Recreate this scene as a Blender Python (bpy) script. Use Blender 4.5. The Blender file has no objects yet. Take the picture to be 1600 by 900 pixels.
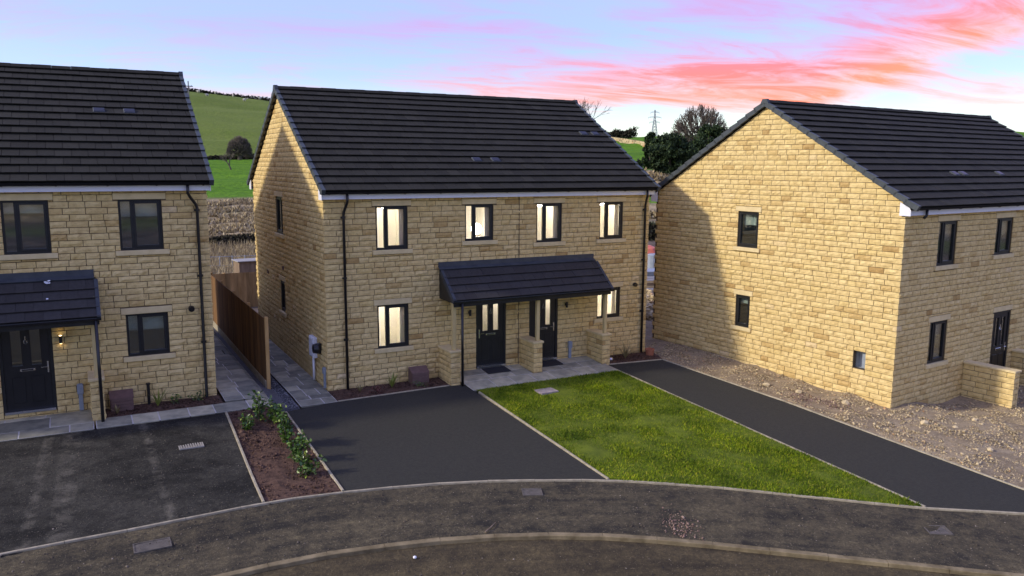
import bpy, bmesh, math, random
import numpy as np
from mathutils import Vector, Matrix, noise as mnoise
R = math.radians
random.seed(7)
rng = np.random.default_rng(7)
scene = bpy.context.scene
COL = scene.collection

# ------------------------------------------------------------------ camera
CAM = np.array((-5.46539, -20.15913, 5.82437))
CR = np.array((0.88126522, -0.4725895, 0.00554695))
CU = np.array((0.06622525, 0.13509783, 0.9886166))
CF = np.array((0.46795921, 0.87086609, -0.15035438))
cd = bpy.data.cameras.new('camera')
cd.sensor_width = 36.0
cd.lens = 1270.0 / 1600.0 * 36.0
cd.clip_start = 0.1
cd.clip_end = 6000
cam = bpy.data.objects.new('camera', cd)
COL.objects.link(cam)
m = Matrix.Identity(4)
for i in range(3):
    m[i][0], m[i][1], m[i][2], m[i][3] = CR[i], CU[i], -CF[i], CAM[i]
cam.matrix_world = m
scene.camera = cam

# ------------------------------------------------------------------ light
SUN_EL, SUN_AZ = 27.3, -11.0            # rays travel towards +x and a little towards -y
SKY_STRENGTH = 3.9
sd = bpy.data.lights.new('sun', 'SUN')
sd.energy = 2.0
sd.angle = R(4.0)
sd.color = (1.0, 0.90, 0.76)
sun = bpy.data.objects.new('sun', sd)
COL.objects.link(sun)
ray = Vector((math.cos(R(SUN_EL)) * math.cos(R(SUN_AZ)), math.cos(R(SUN_EL)) * math.sin(R(SUN_AZ)), -math.sin(R(SUN_EL))))
sun.rotation_euler = ray.to_track_quat('-Z', 'Y').to_euler()
scene.view_settings.view_transform = 'Standard'
scene.view_settings.look = 'None'
scene.view_settings.gamma = 1.0
scene.view_settings.use_curve_mapping = False
scene.view_settings.exposure = 0.74

world = bpy.data.worlds.new('World')
scene.world = world
world.use_nodes = True
WT = world.node_tree
WT.nodes.clear()


class NT:
    """small helper for node trees"""
    def __init__(s, t): s.t = t
    def n(s, kind, **kw):
        nd = s.t.nodes.new(kind)
        for k, v in kw.items(): setattr(nd, k, v)
        return nd
    def l(s, a, b): s.t.links.new(a, b)
    def put(s, sock, v):
        if hasattr(v, 'is_linked') or hasattr(v, 'links'): s.l(v, sock)
        else: sock.default_value = v
    def math(s, op, a, b=0.0, c=None, clamp=False):
        nd = s.n('ShaderNodeMath', operation=op); nd.use_clamp = clamp
        s.put(nd.inputs[0], a); s.put(nd.inputs[1], b)
        if c is not None: s.put(nd.inputs[2], c)
        return nd.outputs[0]
    def ramp(s, fac, stops, interp='LINEAR'):
        nd = s.n('ShaderNodeValToRGB'); cr = nd.color_ramp; cr.interpolation = interp
        while len(cr.elements) < len(stops): cr.elements.new(0.5)
        for e, (p, c) in zip(cr.elements, stops):
            e.position = p
            e.color = (c, c, c, 1) if not hasattr(c, '__len__') else (c[0], c[1], c[2], 1)
        s.put(nd.inputs[0], fac)
        return nd.outputs[0]
    def mix(s, f, a, b, blend='MIX'):
        nd = s.n('ShaderNodeMix', data_type='RGBA', blend_type=blend)
        s.put(nd.inputs[0], f)
        for sock, v in ((nd.inputs[6], a), (nd.inputs[7], b)):
            if isinstance(v, (tuple, list)): sock.default_value = (v[0], v[1], v[2], 1)
            else: s.l(v, sock)
        return nd.outputs[2]
    def noise(s, vec, scale, detail=4, rough=0.55, dist=0.0):
        nd = s.n('ShaderNodeTexNoise'); s.l(vec, nd.inputs['Vector'])
        nd.inputs['Scale'].default_value = scale; nd.inputs['Detail'].default_value = detail
        nd.inputs['Roughness'].default_value = rough; nd.inputs['Distortion'].default_value = dist
        return nd.outputs[0]
    def vmap(s, vec, scale=(1, 1, 1), loc=(0, 0, 0), rot=(0, 0, 0)):
        nd = s.n('ShaderNodeMapping'); s.l(vec, nd.inputs[0])
        nd.inputs['Scale'].default_value = scale; nd.inputs['Location'].default_value = loc; nd.inputs['Rotation'].default_value = rot
        return nd.outputs[0]


def build_sky():
    w = NT(WT)
    out = w.n('ShaderNodeOutputWorld'); bg = w.n('ShaderNodeBackground')
    w.l(bg.outputs[0], out.inputs[0])
    sky = w.n('ShaderNodeTexSky'); sky.sky_type = 'NISHITA'; sky.sun_disc = False
    sky.sun_elevation = R(SUN_EL); sky.dust_density = 1.0
    # direction to the sun is -ray; rotation is measured from +y towards +x
    sky.sun_rotation = math.atan2(-ray.x, -ray.y)
    tc = w.n('ShaderNodeTexCoord')
    sep = w.n('ShaderNodeSeparateXYZ'); w.l(tc.outputs['Generated'], sep.inputs[0])
    x, y, z = sep.outputs
    zc = w.math('MAXIMUM', z, 0.0)
    nish = w.n('ShaderNodeVectorMath', operation='SCALE'); w.l(sky.outputs[0], nish.inputs[0]); nish.inputs[3].default_value = 0.13
    base = w.ramp(zc, [(0.0, (0.127, 0.134, 0.121)), (0.045, (0.099, 0.116, 0.114)), (0.075, (0.059, 0.071, 0.118)), (0.10, (0.038, 0.055, 0.124)), (0.15, (0.037, 0.045, 0.124)), (0.21, (0.048, 0.050, 0.127)), (1.0, (0.048, 0.050, 0.127))])
    base = w.mix(0.87, nish.outputs[0], base)
    # cloud sheet: the direction is projected on a flat layer overhead
    den = w.math('ADD', zc, 0.11)
    cx = w.math('DIVIDE', x, den); cy = w.math('DIVIDE', y, den)
    cmb = w.n('ShaderNodeCombineXYZ'); w.l(cx, cmb.inputs[0]); w.l(cy, cmb.inputs[1])
    uv = w.vmap(cmb.outputs[0], scale=(0.55, 0.95, 1), rot=(0, 0, R(28)), loc=(1.7, 0.4, 0))
    n1 = w.noise(uv, 0.75, 7, 0.58, 0.6)
    n2 = w.noise(w.vmap(uv, scale=(0.9, 1.5, 1), loc=(4.0, 1.0, 0)), 2.0, 9, 0.68, 1.1)
    n3 = w.noise(w.vmap(uv, scale=(0.35, 0.5, 1), loc=(0.3, 7.0, 0)), 0.9, 2, 0.5)
    # afterglow: cloud cover grows towards the north-east, where the sky reddens
    azd = w.math('ADD', w.math('MULTIPLY', x, 0.80), w.math('MULTIPLY', y, 0.60))
    glow = w.ramp(azd, [(0.0, 0.34), (0.60, 0.34), (0.80, 0.40), (0.90, 0.85), (0.95, 1.0), (1.0, 1.0)])
    east = w.ramp(x, [(0.74, 0.0), (0.86, 1.0), (1.0, 1.0)])
    zb = w.math('SUBTRACT', zc, w.math('MULTIPLY', east, 0.07))
    band = w.ramp(zb, [(0.0, 0.0), (0.045, 0.0), (0.075, 1.0), (0.11, 1.0), (0.145, 0.62), (0.19, 0.58), (1.0, 0.58)])
    low = w.ramp(zc, [(0.0, 0.0), (0.04, 0.0), (0.07, 1.0), (1.0, 1.0)])
    cov = w.math('ADD', w.math('MULTIPLY', n1, 0.60), w.math('MULTIPLY', n2, 0.40))
    cov = w.math('ADD', cov, w.math('MULTIPLY', w.math('SUBTRACT', n3, 0.5), 0.2))
    thr = w.math('SUBTRACT', 0.56, w.math('MULTIPLY', w.math('MULTIPLY', glow, band), 0.20))
    thr = w.math('SUBTRACT', thr, w.math('MULTIPLY', east, 0.09))
    mk = w.math('MULTIPLY', w.math('SUBTRACT', cov, thr), 4.2, clamp=True)
    mk = w.math('MULTIPLY', mk, low)
    mk = w.math('MULTIPLY', mk, w.math('ADD', 0.35, w.math('MULTIPLY', glow, 0.65)), clamp=True)
    warm = w.ramp(zb, [(0.0, (0.203, 0.084, 0.060)), (0.075, (0.219, 0.064, 0.042)), (0.10, (0.203, 0.052, 0.049)), (0.13, (0.162, 0.048, 0.071)), (0.17, (0.132, 0.056, 0.107)), (1.0, (0.132, 0.056, 0.107))])
    pale = w.ramp(zb, [(0.0, (0.183, 0.142, 0.121)), (0.085, (0.183, 0.108, 0.108)), (0.12, (0.149, 0.080, 0.121)), (0.18, (0.110, 0.080, 0.158)), (1.0, (0.110, 0.080, 0.158))])
    ccol = w.mix(w.ramp(n2, [(0.36, 0.0), (0.58, 1.0)]), pale, warm)
    col = w.mix(mk, base, ccol)
    w.l(col, bg.inputs[0]); bg.inputs[1].default_value = SKY_STRENGTH
build_sky()

# ------------------------------------------------------------------ materials
MATS = {}


def mat(name, c1, c2=None, rough=0.8, scale=6.0, bump=0.0, bscale=None, tint=None, spec=0.3, metal=0.0, detail=5, island=False, stops=(0.35, 0.65), coat=0.0, vscale=(1, 1, 1)):
    """two tone noise material in world space; tint = colour stops read from the mesh's tint attribute"""
    mt = bpy.data.materials.new(name); mt.use_nodes = True
    w = NT(mt.node_tree); w.t.nodes.clear()
    out = w.n('ShaderNodeOutputMaterial'); b = w.n('ShaderNodeBsdfPrincipled'); w.l(b.outputs[0], out.inputs[0])
    geo = w.n('ShaderNodeNewGeometry'); pos = w.vmap(geo.outputs['Position'], scale=vscale)
    col = None
    if tint:
        if island: f = geo.outputs['Random Per Island']
        else:
            at = w.n('ShaderNodeAttribute'); at.attribute_name = 'tint'; f = at.outputs['Fac']
        col = w.ramp(f, tint)
    if c2 is not None:
        nf = w.ramp(w.noise(pos, scale, detail, 0.6), [(stops[0], 0.0), (stops[1], 1.0)])
        if col is None: col = w.mix(nf, c1, c2)
        else: col = w.mix(1.0, col, w.mix(nf, c1, c2), 'MULTIPLY')
    if name == 'stone':
        vein = w.math('MULTIPLY', w.ramp(w.noise(w.vmap(pos, scale=(1, 1, 2.2)), 5.5, 8, 0.72, 0.6), [(0.56, 0.0), (0.70, 0.62)]), 1.0)
        col = w.mix(vein, col, (0.33, 0.205, 0.085))
    if col is None: b.inputs['Base Color'].default_value = (c1[0], c1[1], c1[2], 1)
    else: w.l(col, b.inputs['Base Color'])
    b.inputs['Roughness'].default_value = rough
    b.inputs['Specular IOR Level'].default_value = spec
    b.inputs['Metallic'].default_value = metal
    b.inputs['Coat Weight'].default_value = coat
    if bump:
        bp = w.n('ShaderNodeBump'); bp.inputs['Strength'].default_value = bump; bp.inputs['Distance'].default_value = 0.02
        w.l(w.noise(pos, bscale or scale * 4, 6, 0.65), bp.inputs['Height']); w.l(bp.outputs[0], b.inputs['Normal'])
    MATS[name] = mt
    return mt


STONE_TINT = [(0.0, (0.4614, 0.3036, 0.1144)), (0.10, (0.6304, 0.4569, 0.1848)), (0.28, (0.7148, 0.5432, 0.2320)), (0.55, (0.7766, 0.6062, 0.2768)), (0.8, (0.7354, 0.5626, 0.2320)), (0.95, (0.7983, 0.6257, 0.3024)), (1.0, (0.7571, 0.5966, 0.3152))]
mat('stone', (0.76, 0.72, 0.66), (1.0, 1.0, 1.0), 0.9, 8.0, 0.9, 22.0, tint=STONE_TINT, spec=0.15, stops=(0.28, 0.62))
mat('mortar', (0.12, 0.09, 0.05), (0.19, 0.145, 0.082), 0.95, 4.0, 0.3, 60)
mat('dressed_stone', (0.6360, 0.5100, 0.2580), (0.7314, 0.5967, 0.3139), 0.85, 5.0, 0.15, 50)
TILE_TINT = [(0.0, (0.0273, 0.0258, 0.0188)), (0.5, (0.0336, 0.0318, 0.0232)), (1.0, (0.0410, 0.0388, 0.0284))]
mat('roof_tile', (0.85, 0.85, 0.85), (1.05, 1.05, 1.05), 0.8, 14.0, 0.3, 120, tint=TILE_TINT, spec=0.15)
mat('porch_tile', (0.8500, 0.8500, 0.8500), (1.0500, 1.0500, 1.0500), 0.75, 14.0, 0.3, 120, tint=[(0, (0.0440, 0.0410, 0.0380)), (1, (0.0600, 0.0570, 0.0530))], spec=0.2)
mat('roof_deck', (0.012, 0.012, 0.013), rough=0.9)
mat('verge', (0.048, 0.058, 0.062), (0.066, 0.078, 0.083), 0.5, 8.0)
mat('lead', (0.036, 0.043, 0.050), (0.055, 0.064, 0.072), 0.6, 5.0, spec=0.5)
mat('white_upvc', (0.74, 0.76, 0.80), (0.80, 0.81, 0.83), 0.35, 2.0)
mat('black_plastic', (0.010, 0.010, 0.011), (0.016, 0.016, 0.017), 0.32, 6.0, spec=0.5)
mat('black_frame', (0.012, 0.013, 0.013), (0.018, 0.019, 0.019), 0.4, 6.0, spec=0.4)
mat('door_black', (0.009, 0.009, 0.010), (0.014, 0.014, 0.015), 0.35, 3.0, 0.1, 40, spec=0.45)
mat('chrome', (0.65, 0.66, 0.68), rough=0.25, metal=1.0)
mat('grey_plastic', (0.24, 0.28, 0.32), (0.30, 0.34, 0.38), 0.5, 8.0)
mat('brown_plastic', (0.14, 0.085, 0.070), (0.18, 0.11, 0.09), 0.6, 10.0)
mat('room_wall', (0.82, 0.78, 0.69), rough=0.9)
mat('curtain', (0.62, 0.57, 0.48), (0.70, 0.65, 0.56), 0.9, 3.0)
mat('dark_room', (0.42, 0.44, 0.44), rough=0.9)
mat('post_wood', (0.54, 0.42, 0.18), (0.66, 0.53, 0.25), 0.7, 5.0, 0.1, 40, vscale=(1, 1, 0.2))
mat('fence_wood', (0.135, 0.072, 0.026), (0.22, 0.122, 0.046), 0.85, 7.0, 0.2, 40, tint=[(0, (0.55, 0.56, 0.58)), (1, (1.22, 1.15, 1.05))], vscale=(1, 1, 0.15))
mat('pale_fence', (0.27, 0.165, 0.060), (0.42, 0.27, 0.11), 0.85, 7.0, 0.2, 40, tint=[(0, (0.72, 0.72, 0.72)), (1, (1.15, 1.1, 1.05))], vscale=(1, 1, 0.15))
mat('fence_post', (0.42, 0.25, 0.085), (0.55, 0.35, 0.14), 0.8, 6.0, 0.15, 40, vscale=(1, 1, 0.2))
mat('old_timber', (0.17, 0.12, 0.075), (0.27, 0.20, 0.13), 0.9, 7.0, 0.2, 40, vscale=(1, 1, 0.15))
mat('concrete', (0.2862, 0.2499, 0.1677), (0.4240, 0.3723, 0.2537), 0.9, 7.0, 0.3, 70)
mat('kerb_concrete', (0.1378, 0.1071, 0.0533), (0.2862, 0.2295, 0.1247), 0.92, 3.0, 0.4, 60)
SLAB_TINT = [(0, (0.1944, 0.1872, 0.1386)), (0.4, (0.3024, 0.2912, 0.2100)), (0.75, (0.4752, 0.4420, 0.3024)), (1, (0.6048, 0.5564, 0.3696))]
mat('slab', (0.62, 0.64, 0.66), (1.0, 1.0, 1.0), 0.75, 3.2, 0.35, 24, tint=SLAB_TINT, stops=(0.35, 0.6))
mat('joint', (0.55, 0.53, 0.47), (0.66, 0.63, 0.56), 0.95, 9.0)
mat('drive_tarmac', (0.0286, 0.0281, 0.0218), (0.0392, 0.0382, 0.0294), 0.9, 16.0, 0.6, 60, detail=8)
mat('soil', (0.060, 0.033, 0.022), (0.135, 0.078, 0.050), 0.95, 9.0, 1.0, 60, detail=7)
mat('dark_gravel', (0.06, 0.06, 0.065), (0.19, 0.19, 0.195), 0.9, 60, 0.8, 120)
mat('cover_iron', (0.075, 0.066, 0.052), (0.14, 0.122, 0.095), 0.6, 12.0, 0.4, 80, spec=0.5)
mat('cover_pale', (0.28, 0.265, 0.225), (0.38, 0.355, 0.30), 0.6, 12.0)
mat('cover_lawn', (0.30, 0.25, 0.235), (0.40, 0.34, 0.32), 0.85, 12.0, 0.3, 60)
mat('bark', (0.085, 0.066, 0.050), (0.15, 0.125, 0.10), 0.95, 3.0, 0.3, 30)
mat('laurel_leaf', (0.75, 0.75, 0.75), (1.1, 1.1, 1.1), 0.32, 20, spec=0.5, tint=[(0, (0.024, 0.062, 0.012)), (0.45, (0.062, 0.135, 0.022)), (0.8, (0.15, 0.245, 0.032)), (1, (0.32, 0.40, 0.06))], island=True)
mat('pale_leaf', (0.8, 0.8, 0.8), (1.1, 1.1, 1.1), 0.45, 20, tint=[(0, (0.10, 0.14, 0.03)), (0.6, (0.26, 0.30, 0.06)), (1, (0.50, 0.50, 0.14))], island=True)
mat('red_leaf', (0.8, 0.8, 0.8), (1.1, 1.1, 1.1), 0.55, 20, tint=[(0, (0.07, 0.020, 0.016)), (0.6, (0.16, 0.05, 0.04)), (1, (0.24, 0.11, 0.08))], island=True)
mat('dry_plant', (0.8, 0.8, 0.8), (1.1, 1.1, 1.1), 0.7, 20, tint=[(0, (0.16, 0.13, 0.05)), (1, (0.34, 0.28, 0.12))], island=True)
mat('conifer_leaf', (0.6, 0.6, 0.6), (1.15, 1.15, 1.15), 0.7, 0.5, tint=[(0, (0.014, 0.028, 0.012)), (0.6, (0.028, 0.052, 0.018)), (1, (0.060, 0.088, 0.024))], island=True, spec=0.2)
mat('hedge_leaf', (0.7, 0.7, 0.7), (1.1, 1.1, 1.1), 0.85, 0.6, tint=[(0, (0.022, 0.024, 0.016)), (0.6, (0.045, 0.042, 0.026)), (1, (0.085, 0.072, 0.042))], island=True, spec=0.1)
mat('dry_grass', (0.75, 0.75, 0.75), (1.1, 1.1, 1.1), 0.9, 0.35, tint=[(0, (0.22, 0.17, 0.09)), (0.5, (0.40, 0.32, 0.18)), (1, (0.55, 0.46, 0.28))], island=True, spec=0.1)
mat('lawn_grass', (0.34, 0.42, 0.40), (1.25, 1.15, 1.0), 0.75, 1.1, tint=[(0, (0.045, 0.085, 0.002)), (0.4, (0.135, 0.225, 0.004)), (0.85, (0.28, 0.36, 0.006)), (1, (0.48, 0.45, 0.06))], island=True, spec=0.2, stops=(0.32, 0.68))
mat('lawn_base', (0.075, 0.105, 0.006), (0.14, 0.18, 0.010), 0.95, 3.0, 0.6, 40)
mat('rubble', (0.7950, 0.7650, 0.6450), (1.1660, 1.1220, 0.9460), 0.92, 6, 0.3, 60, tint=[(0, (0.2120, 0.1683, 0.1075)), (0.35, (0.3922, 0.3213, 0.2107)), (0.7, (0.5512, 0.4590, 0.3096)), (0.94, (0.6148, 0.5202, 0.3612)), (1, (0.4876, 0.2652, 0.1376))], island=True, spec=0.15)
mat('chips', (0.8, 0.8, 0.8), (1.1, 1.1, 1.1), 0.9, 6, tint=[(0, (0.04, 0.04, 0.044)), (0.6, (0.13, 0.13, 0.135)), (1, (0.33, 0.33, 0.33))], island=True)
mat('clods', (0.8, 0.8, 0.8), (1.1, 1.1, 1.1), 0.95, 6, tint=[(0, (0.035, 0.018, 0.012)), (0.6, (0.10, 0.055, 0.036)), (1, (0.17, 0.10, 0.066))], island=True)
mat('grit', (0.8, 0.8, 0.8), (1.1, 1.1, 1.1), 0.95, 6, tint=[(0, (0.03, 0.028, 0.026)), (0.7, (0.12, 0.095, 0.065)), (0.96, (0.20, 0.165, 0.12)), (1, (0.42, 0.36, 0.30))], island=True)
mat('brick_rubble', (0.8, 0.8, 0.8), (1.1, 1.1, 1.1), 0.95, 6, tint=[(0, (0.14, 0.085, 0.062)), (0.6, (0.27, 0.175, 0.13)), (1, (0.40, 0.29, 0.22))], island=True)
mat('steel', (0.30, 0.33, 0.36), (0.38, 0.41, 0.44), 0.5, 4, metal=0.4)
mat('pole_wood', (0.17, 0.16, 0.15), rough=0.9)
mat('wool', (0.46, 0.44, 0.38), rough=0.95)
mat('mat_rubber', (0.022, 0.022, 0.024), (0.05, 0.05, 0.05), 0.95, 60, 0.5, 200)
mat('orange_sheet', (0.62, 0.14, 0.075), (0.74, 0.22, 0.13), 0.5, 3)
mat('white_sheet', (0.72, 0.73, 0.76), (0.80, 0.81, 0.82), 0.5, 2)
mat('pale_timber', (0.52, 0.40, 0.22), (0.64, 0.51, 0.31), 0.8, 6)
mat('terracotta', (0.36, 0.13, 0.07), (0.44, 0.18, 0.10), 0.8, 20)
mat('dry_stone_wall', (0.22, 0.18, 0.14), (0.46, 0.39, 0.31), 0.95, 1.2, 0.6, 6)


def emis(name, col, k):
    mt = bpy.data.materials.new(name); mt.use_nodes = True
    b = mt.node_tree.nodes['Principled BSDF']
    b.inputs['Base Color'].default_value = (0.9, 0.9, 0.85, 1)
    b.inputs['Emission Color'].default_value = (*col, 1); b.inputs['Emission Strength'].default_value = k
    MATS[name] = mt
emis('lamp_globe', (1.0, 0.935, 0.83), 24.0)
emis('lamp_shade_globe', (1.0, 0.94, 0.84), 11.4)
emis('lamp_led', (1.0, 0.70, 0.30), 7.0)


def glass_mat(name, refl=0.10, tint=(1, 1, 1)):
    mt = bpy.data.materials.new(name); mt.use_nodes = True
    w = NT(mt.node_tree); w.t.nodes.clear()
    out = w.n('ShaderNodeOutputMaterial'); mx = w.n('ShaderNodeMixShader'); tr = w.n('ShaderNodeBsdfTransparent'); gl = w.n('ShaderNodeBsdfGlossy')
    tr.inputs[0].default_value = (*tint, 1); gl.inputs['Roughness'].default_value = 0.02; gl.inputs[0].default_value = (1, 1, 1, 1)
    lw = w.n('ShaderNodeLayerWeight'); lw.inputs[0].default_value = 0.25
    f = w.math('ADD', w.math('MULTIPLY', lw.outputs['Fresnel'], 0.7), refl, clamp=True)
    w.l(f, mx.inputs[0]); w.l(tr.outputs[0], mx.inputs[1]); w.l(gl.outputs[0], mx.inputs[2]); w.l(mx.outputs[0], out.inputs[0])
    MATS[name] = mt
glass_mat('glass', 0.06)
glass_mat('dark_glass', 0.13, (0.80, 0.88, 0.88))


def dirt_road(name, dark, mud, pale, mudamt, tracks=None, centre=None):
    """worn asphalt with dried mud; tracks = world x positions of tyre streaks that run along y"""
    mt = bpy.data.materials.new(name); mt.use_nodes = True
    w = NT(mt.node_tree); w.t.nodes.clear()
    out = w.n('ShaderNodeOutputMaterial'); b = w.n('ShaderNodeBsdfPrincipled'); w.l(b.outputs[0], out.inputs[0])
    pos = w.n('ShaderNodeNewGeometry').outputs['Position']
    big = w.noise(w.vmap(pos, scale=(0.55, 1.1, 1)), 0.8, 6, 0.62, 0.4)
    mid = w.noise(pos, 3.0, 7, 0.68, 0.3)
    if centre:      # streaks that follow the bend of the road
        dv = w.n('ShaderNodeVectorMath', operation='SUBTRACT'); w.l(pos, dv.inputs[0]); dv.inputs[1].default_value = (centre[0], centre[1], 0)
        sp_ = w.n('ShaderNodeSeparateXYZ'); w.l(dv.outputs[0], sp_.inputs[0])
        ang = w.math('ARCTAN2', sp_.outputs[0], sp_.outputs[1])
        rad = w.math('SQRT', w.math('ADD', w.math('MULTIPLY', sp_.outputs[0], sp_.outputs[0]), w.math('MULTIPLY', sp_.outputs[1], sp_.outputs[1])))
        cc = w.n('ShaderNodeCombineXYZ'); w.l(w.math('MULTIPLY', ang, 3.6), cc.inputs[0]); w.l(w.math('MULTIPLY', rad, 2.4), cc.inputs[1])
        big = w.math('ADD', w.math('MULTIPLY', big, 0.45), w.math('MULTIPLY', w.noise(cc.outputs[0], 1.0, 7, 0.66, 0.25), 0.55))
    fine = w.ramp(w.noise(pos, 15.0, 5, 0.75), [(0.34, 0.0), (0.66, 1.0)])
    f = w.math('ADD', w.math('MULTIPLY', big, 0.60), w.math('MULTIPLY', mid, 0.40))
    f = w.ramp(f, [(mudamt, 0.0), (mudamt + 0.22, 1.0)])
    f = w.math('MULTIPLY', f, w.math('ADD', 0.30, w.math('MULTIPLY', fine, 0.95)), clamp=True)
    col = w.mix(f, dark, mud)
    if tracks:
        sep = w.n('ShaderNodeSeparateXYZ'); w.l(pos, sep.inputs[0])
        tot = None
        for (tx, wd, sl) in tracks:
            d = w.math('ABSOLUTE', w.math('SUBTRACT', sep.outputs[0], w.math('ADD', tx, w.math('MULTIPLY', sep.outputs[1], sl))))
            k = w.math('SUBTRACT', 1.0, w.math('DIVIDE', d, wd), clamp=True)
            k = w.math('MULTIPLY', w.math('POWER', k, 0.5), w.ramp(mid, [(0.42, 0.0), (0.68, 0.75)]))
            tread = w.n('ShaderNodeTexWave', wave_type='BANDS', bands_direction='Y'); w.l(pos, tread.inputs[0]); tread.inputs['Scale'].default_value = 9.0; tread.inputs['Distortion'].default_value = 2.5
            k = w.math('MULTIPLY', k, w.math('ADD', 0.45, w.math('MULTIPLY', tread.outputs['Fac'], 0.6)))
            tot = k if tot is None else w.math('MAXIMUM', tot, k)
        col = w.mix(tot, col, pale)
    sp = w.ramp(w.noise(pos, 26.0, 3, 0.6), [(0.60, 0.0), (0.72, 1.0)])
    col = w.mix(w.math('MULTIPLY', sp, 0.55), col, pale)
    w.l(col, b.inputs['Base Color']); b.inputs['Roughness'].default_value = 0.92; b.inputs['Specular IOR Level'].default_value = 0.2
    bp = w.n('ShaderNodeBump'); bp.inputs['Strength'].default_value = 0.8; bp.inputs['Distance'].default_value = 0.03
    hh = w.math('ADD', w.noise(pos, 40.0, 6, 0.7), w.math('MULTIPLY', w.noise(pos, 7.0, 4, 0.6), 1.2))
    w.l(hh, bp.inputs['Height']); w.l(bp.outputs[0], b.inputs['Normal'])
    MATS[name] = mt
dirt_road('muddy_pavement', (0.0318, 0.0286, 0.0215), (0.1855, 0.1510, 0.0817), (0.3180, 0.2703, 0.1720), 0.43, centre=(-4.29, -23.2))
dirt_road('muddy_road', (0.0382, 0.0306, 0.0189), (0.1484, 0.1142, 0.0550), (0.2544, 0.2040, 0.1161), 0.40, centre=(-4.29, -23.2))
dirt_road('dusty_tarmac', (0.0170, 0.0163, 0.0133), (0.0795, 0.0745, 0.0568), (0.2014, 0.1836, 0.1376), 0.42, [(-5.75, 0.19, 0.05), (-6.15, 0.11, 0.07), (-4.5, 0.10, -0.03)])
dirt_road('site_ground', (0.1802, 0.1377, 0.0817), (0.4028, 0.3213, 0.2021), (0.6360, 0.5406, 0.3612), 0.36)


def terrain_mat():
    mt = bpy.data.materials.new('terrain'); mt.use_nodes = True
    w = NT(mt.node_tree); w.t.nodes.clear()
    out = w.n('ShaderNodeOutputMaterial'); b = w.n('ShaderNodeBsdfPrincipled'); w.l(b.outputs[0], out.inputs[0])
    pos = w.n('ShaderNodeNewGeometry').outputs['Position']
    def attr(nm):
        a = w.n('ShaderNodeAttribute'); a.attribute_name = nm; return a.outputs['Fac']
    n1 = w.noise(pos, 0.035, 6, 0.6); n2 = w.noise(pos, 0.5, 6, 0.65); n3 = w.noise(w.vmap(pos, scale=(1, 2.2, 1)), 0.16, 5, 0.65)
    earth = w.mix(w.ramp(n2, [(0.35, 0), (0.65, 1)]), (0.07, 0.055, 0.042), (0.17, 0.135, 0.105))
    n4 = w.noise(w.vmap(pos, scale=(1, 1.6, 1)), 1.3, 6, 0.7)
    green = w.mix(w.ramp(n3, [(0.36, 0), (0.66, 1)]), (0.085, 0.205, 0.008), (0.150, 0.300, 0.014))
    olive = w.mix(w.ramp(n1, [(0.33, 0), (0.66, 1)]), (0.118, 0.175, 0.020), (0.180, 0.240, 0.040))
    olive = w.mix(w.ramp(n2, [(0.4, 0.0), (0.75, 0.35)]), olive, (0.20, 0.20, 0.07))
    dry = w.mix(w.ramp(n2, [(0.35, 0), (0.62, 1)]), (0.22, 0.165, 0.08), (0.42, 0.33, 0.19))
    dry = w.mix(w.ramp(n3, [(0.52, 0.0), (0.68, 0.6)]), dry, (0.13, 0.17, 0.05))
    green = w.mix(w.ramp(n4, [(0.44, 0.55), (0.56, 0.0)]), green, (0.045, 0.115, 0.010))
    olive = w.mix(w.ramp(n4, [(0.42, 0.45), (0.58, 0.0)]), olive, (0.075, 0.105, 0.020))
    col = w.mix(attr('green'), earth, green)
    col = w.mix(attr('olive'), col, olive)
    col = w.mix(attr('dry'), col, dry)
    w.l(col, b.inputs['Base Color']); b.inputs['Roughness'].default_value = 0.95; b.inputs['Specular IOR Level'].default_value = 0.1
    bp = w.n('ShaderNodeBump'); bp.inputs['Strength'].default_value = 0.9; bp.inputs['Distance'].default_value = 0.6
    w.l(w.noise(pos, 0.7, 6, 0.65), bp.inputs['Height']); w.l(bp.outputs[0], b.inputs['Normal'])
    MATS['terrain'] = mt
terrain_mat()

# ------------------------------------------------------------------ mesh helpers


def tag(o, label=None, cat=None, group=None, kind=None):
    if label: o['label'] = label
    if cat: o['category'] = cat
    if group: o['group'] = group
    if kind: o['kind'] = kind
    return o


def empty(name, loc=(0, 0, 0), rz=0.0):
    o = bpy.data.objects.new(name, None); COL.objects.link(o)
    o.location = loc; o.rotation_euler = (0, 0, rz); o.empty_display_size = 0.3
    return o


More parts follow.
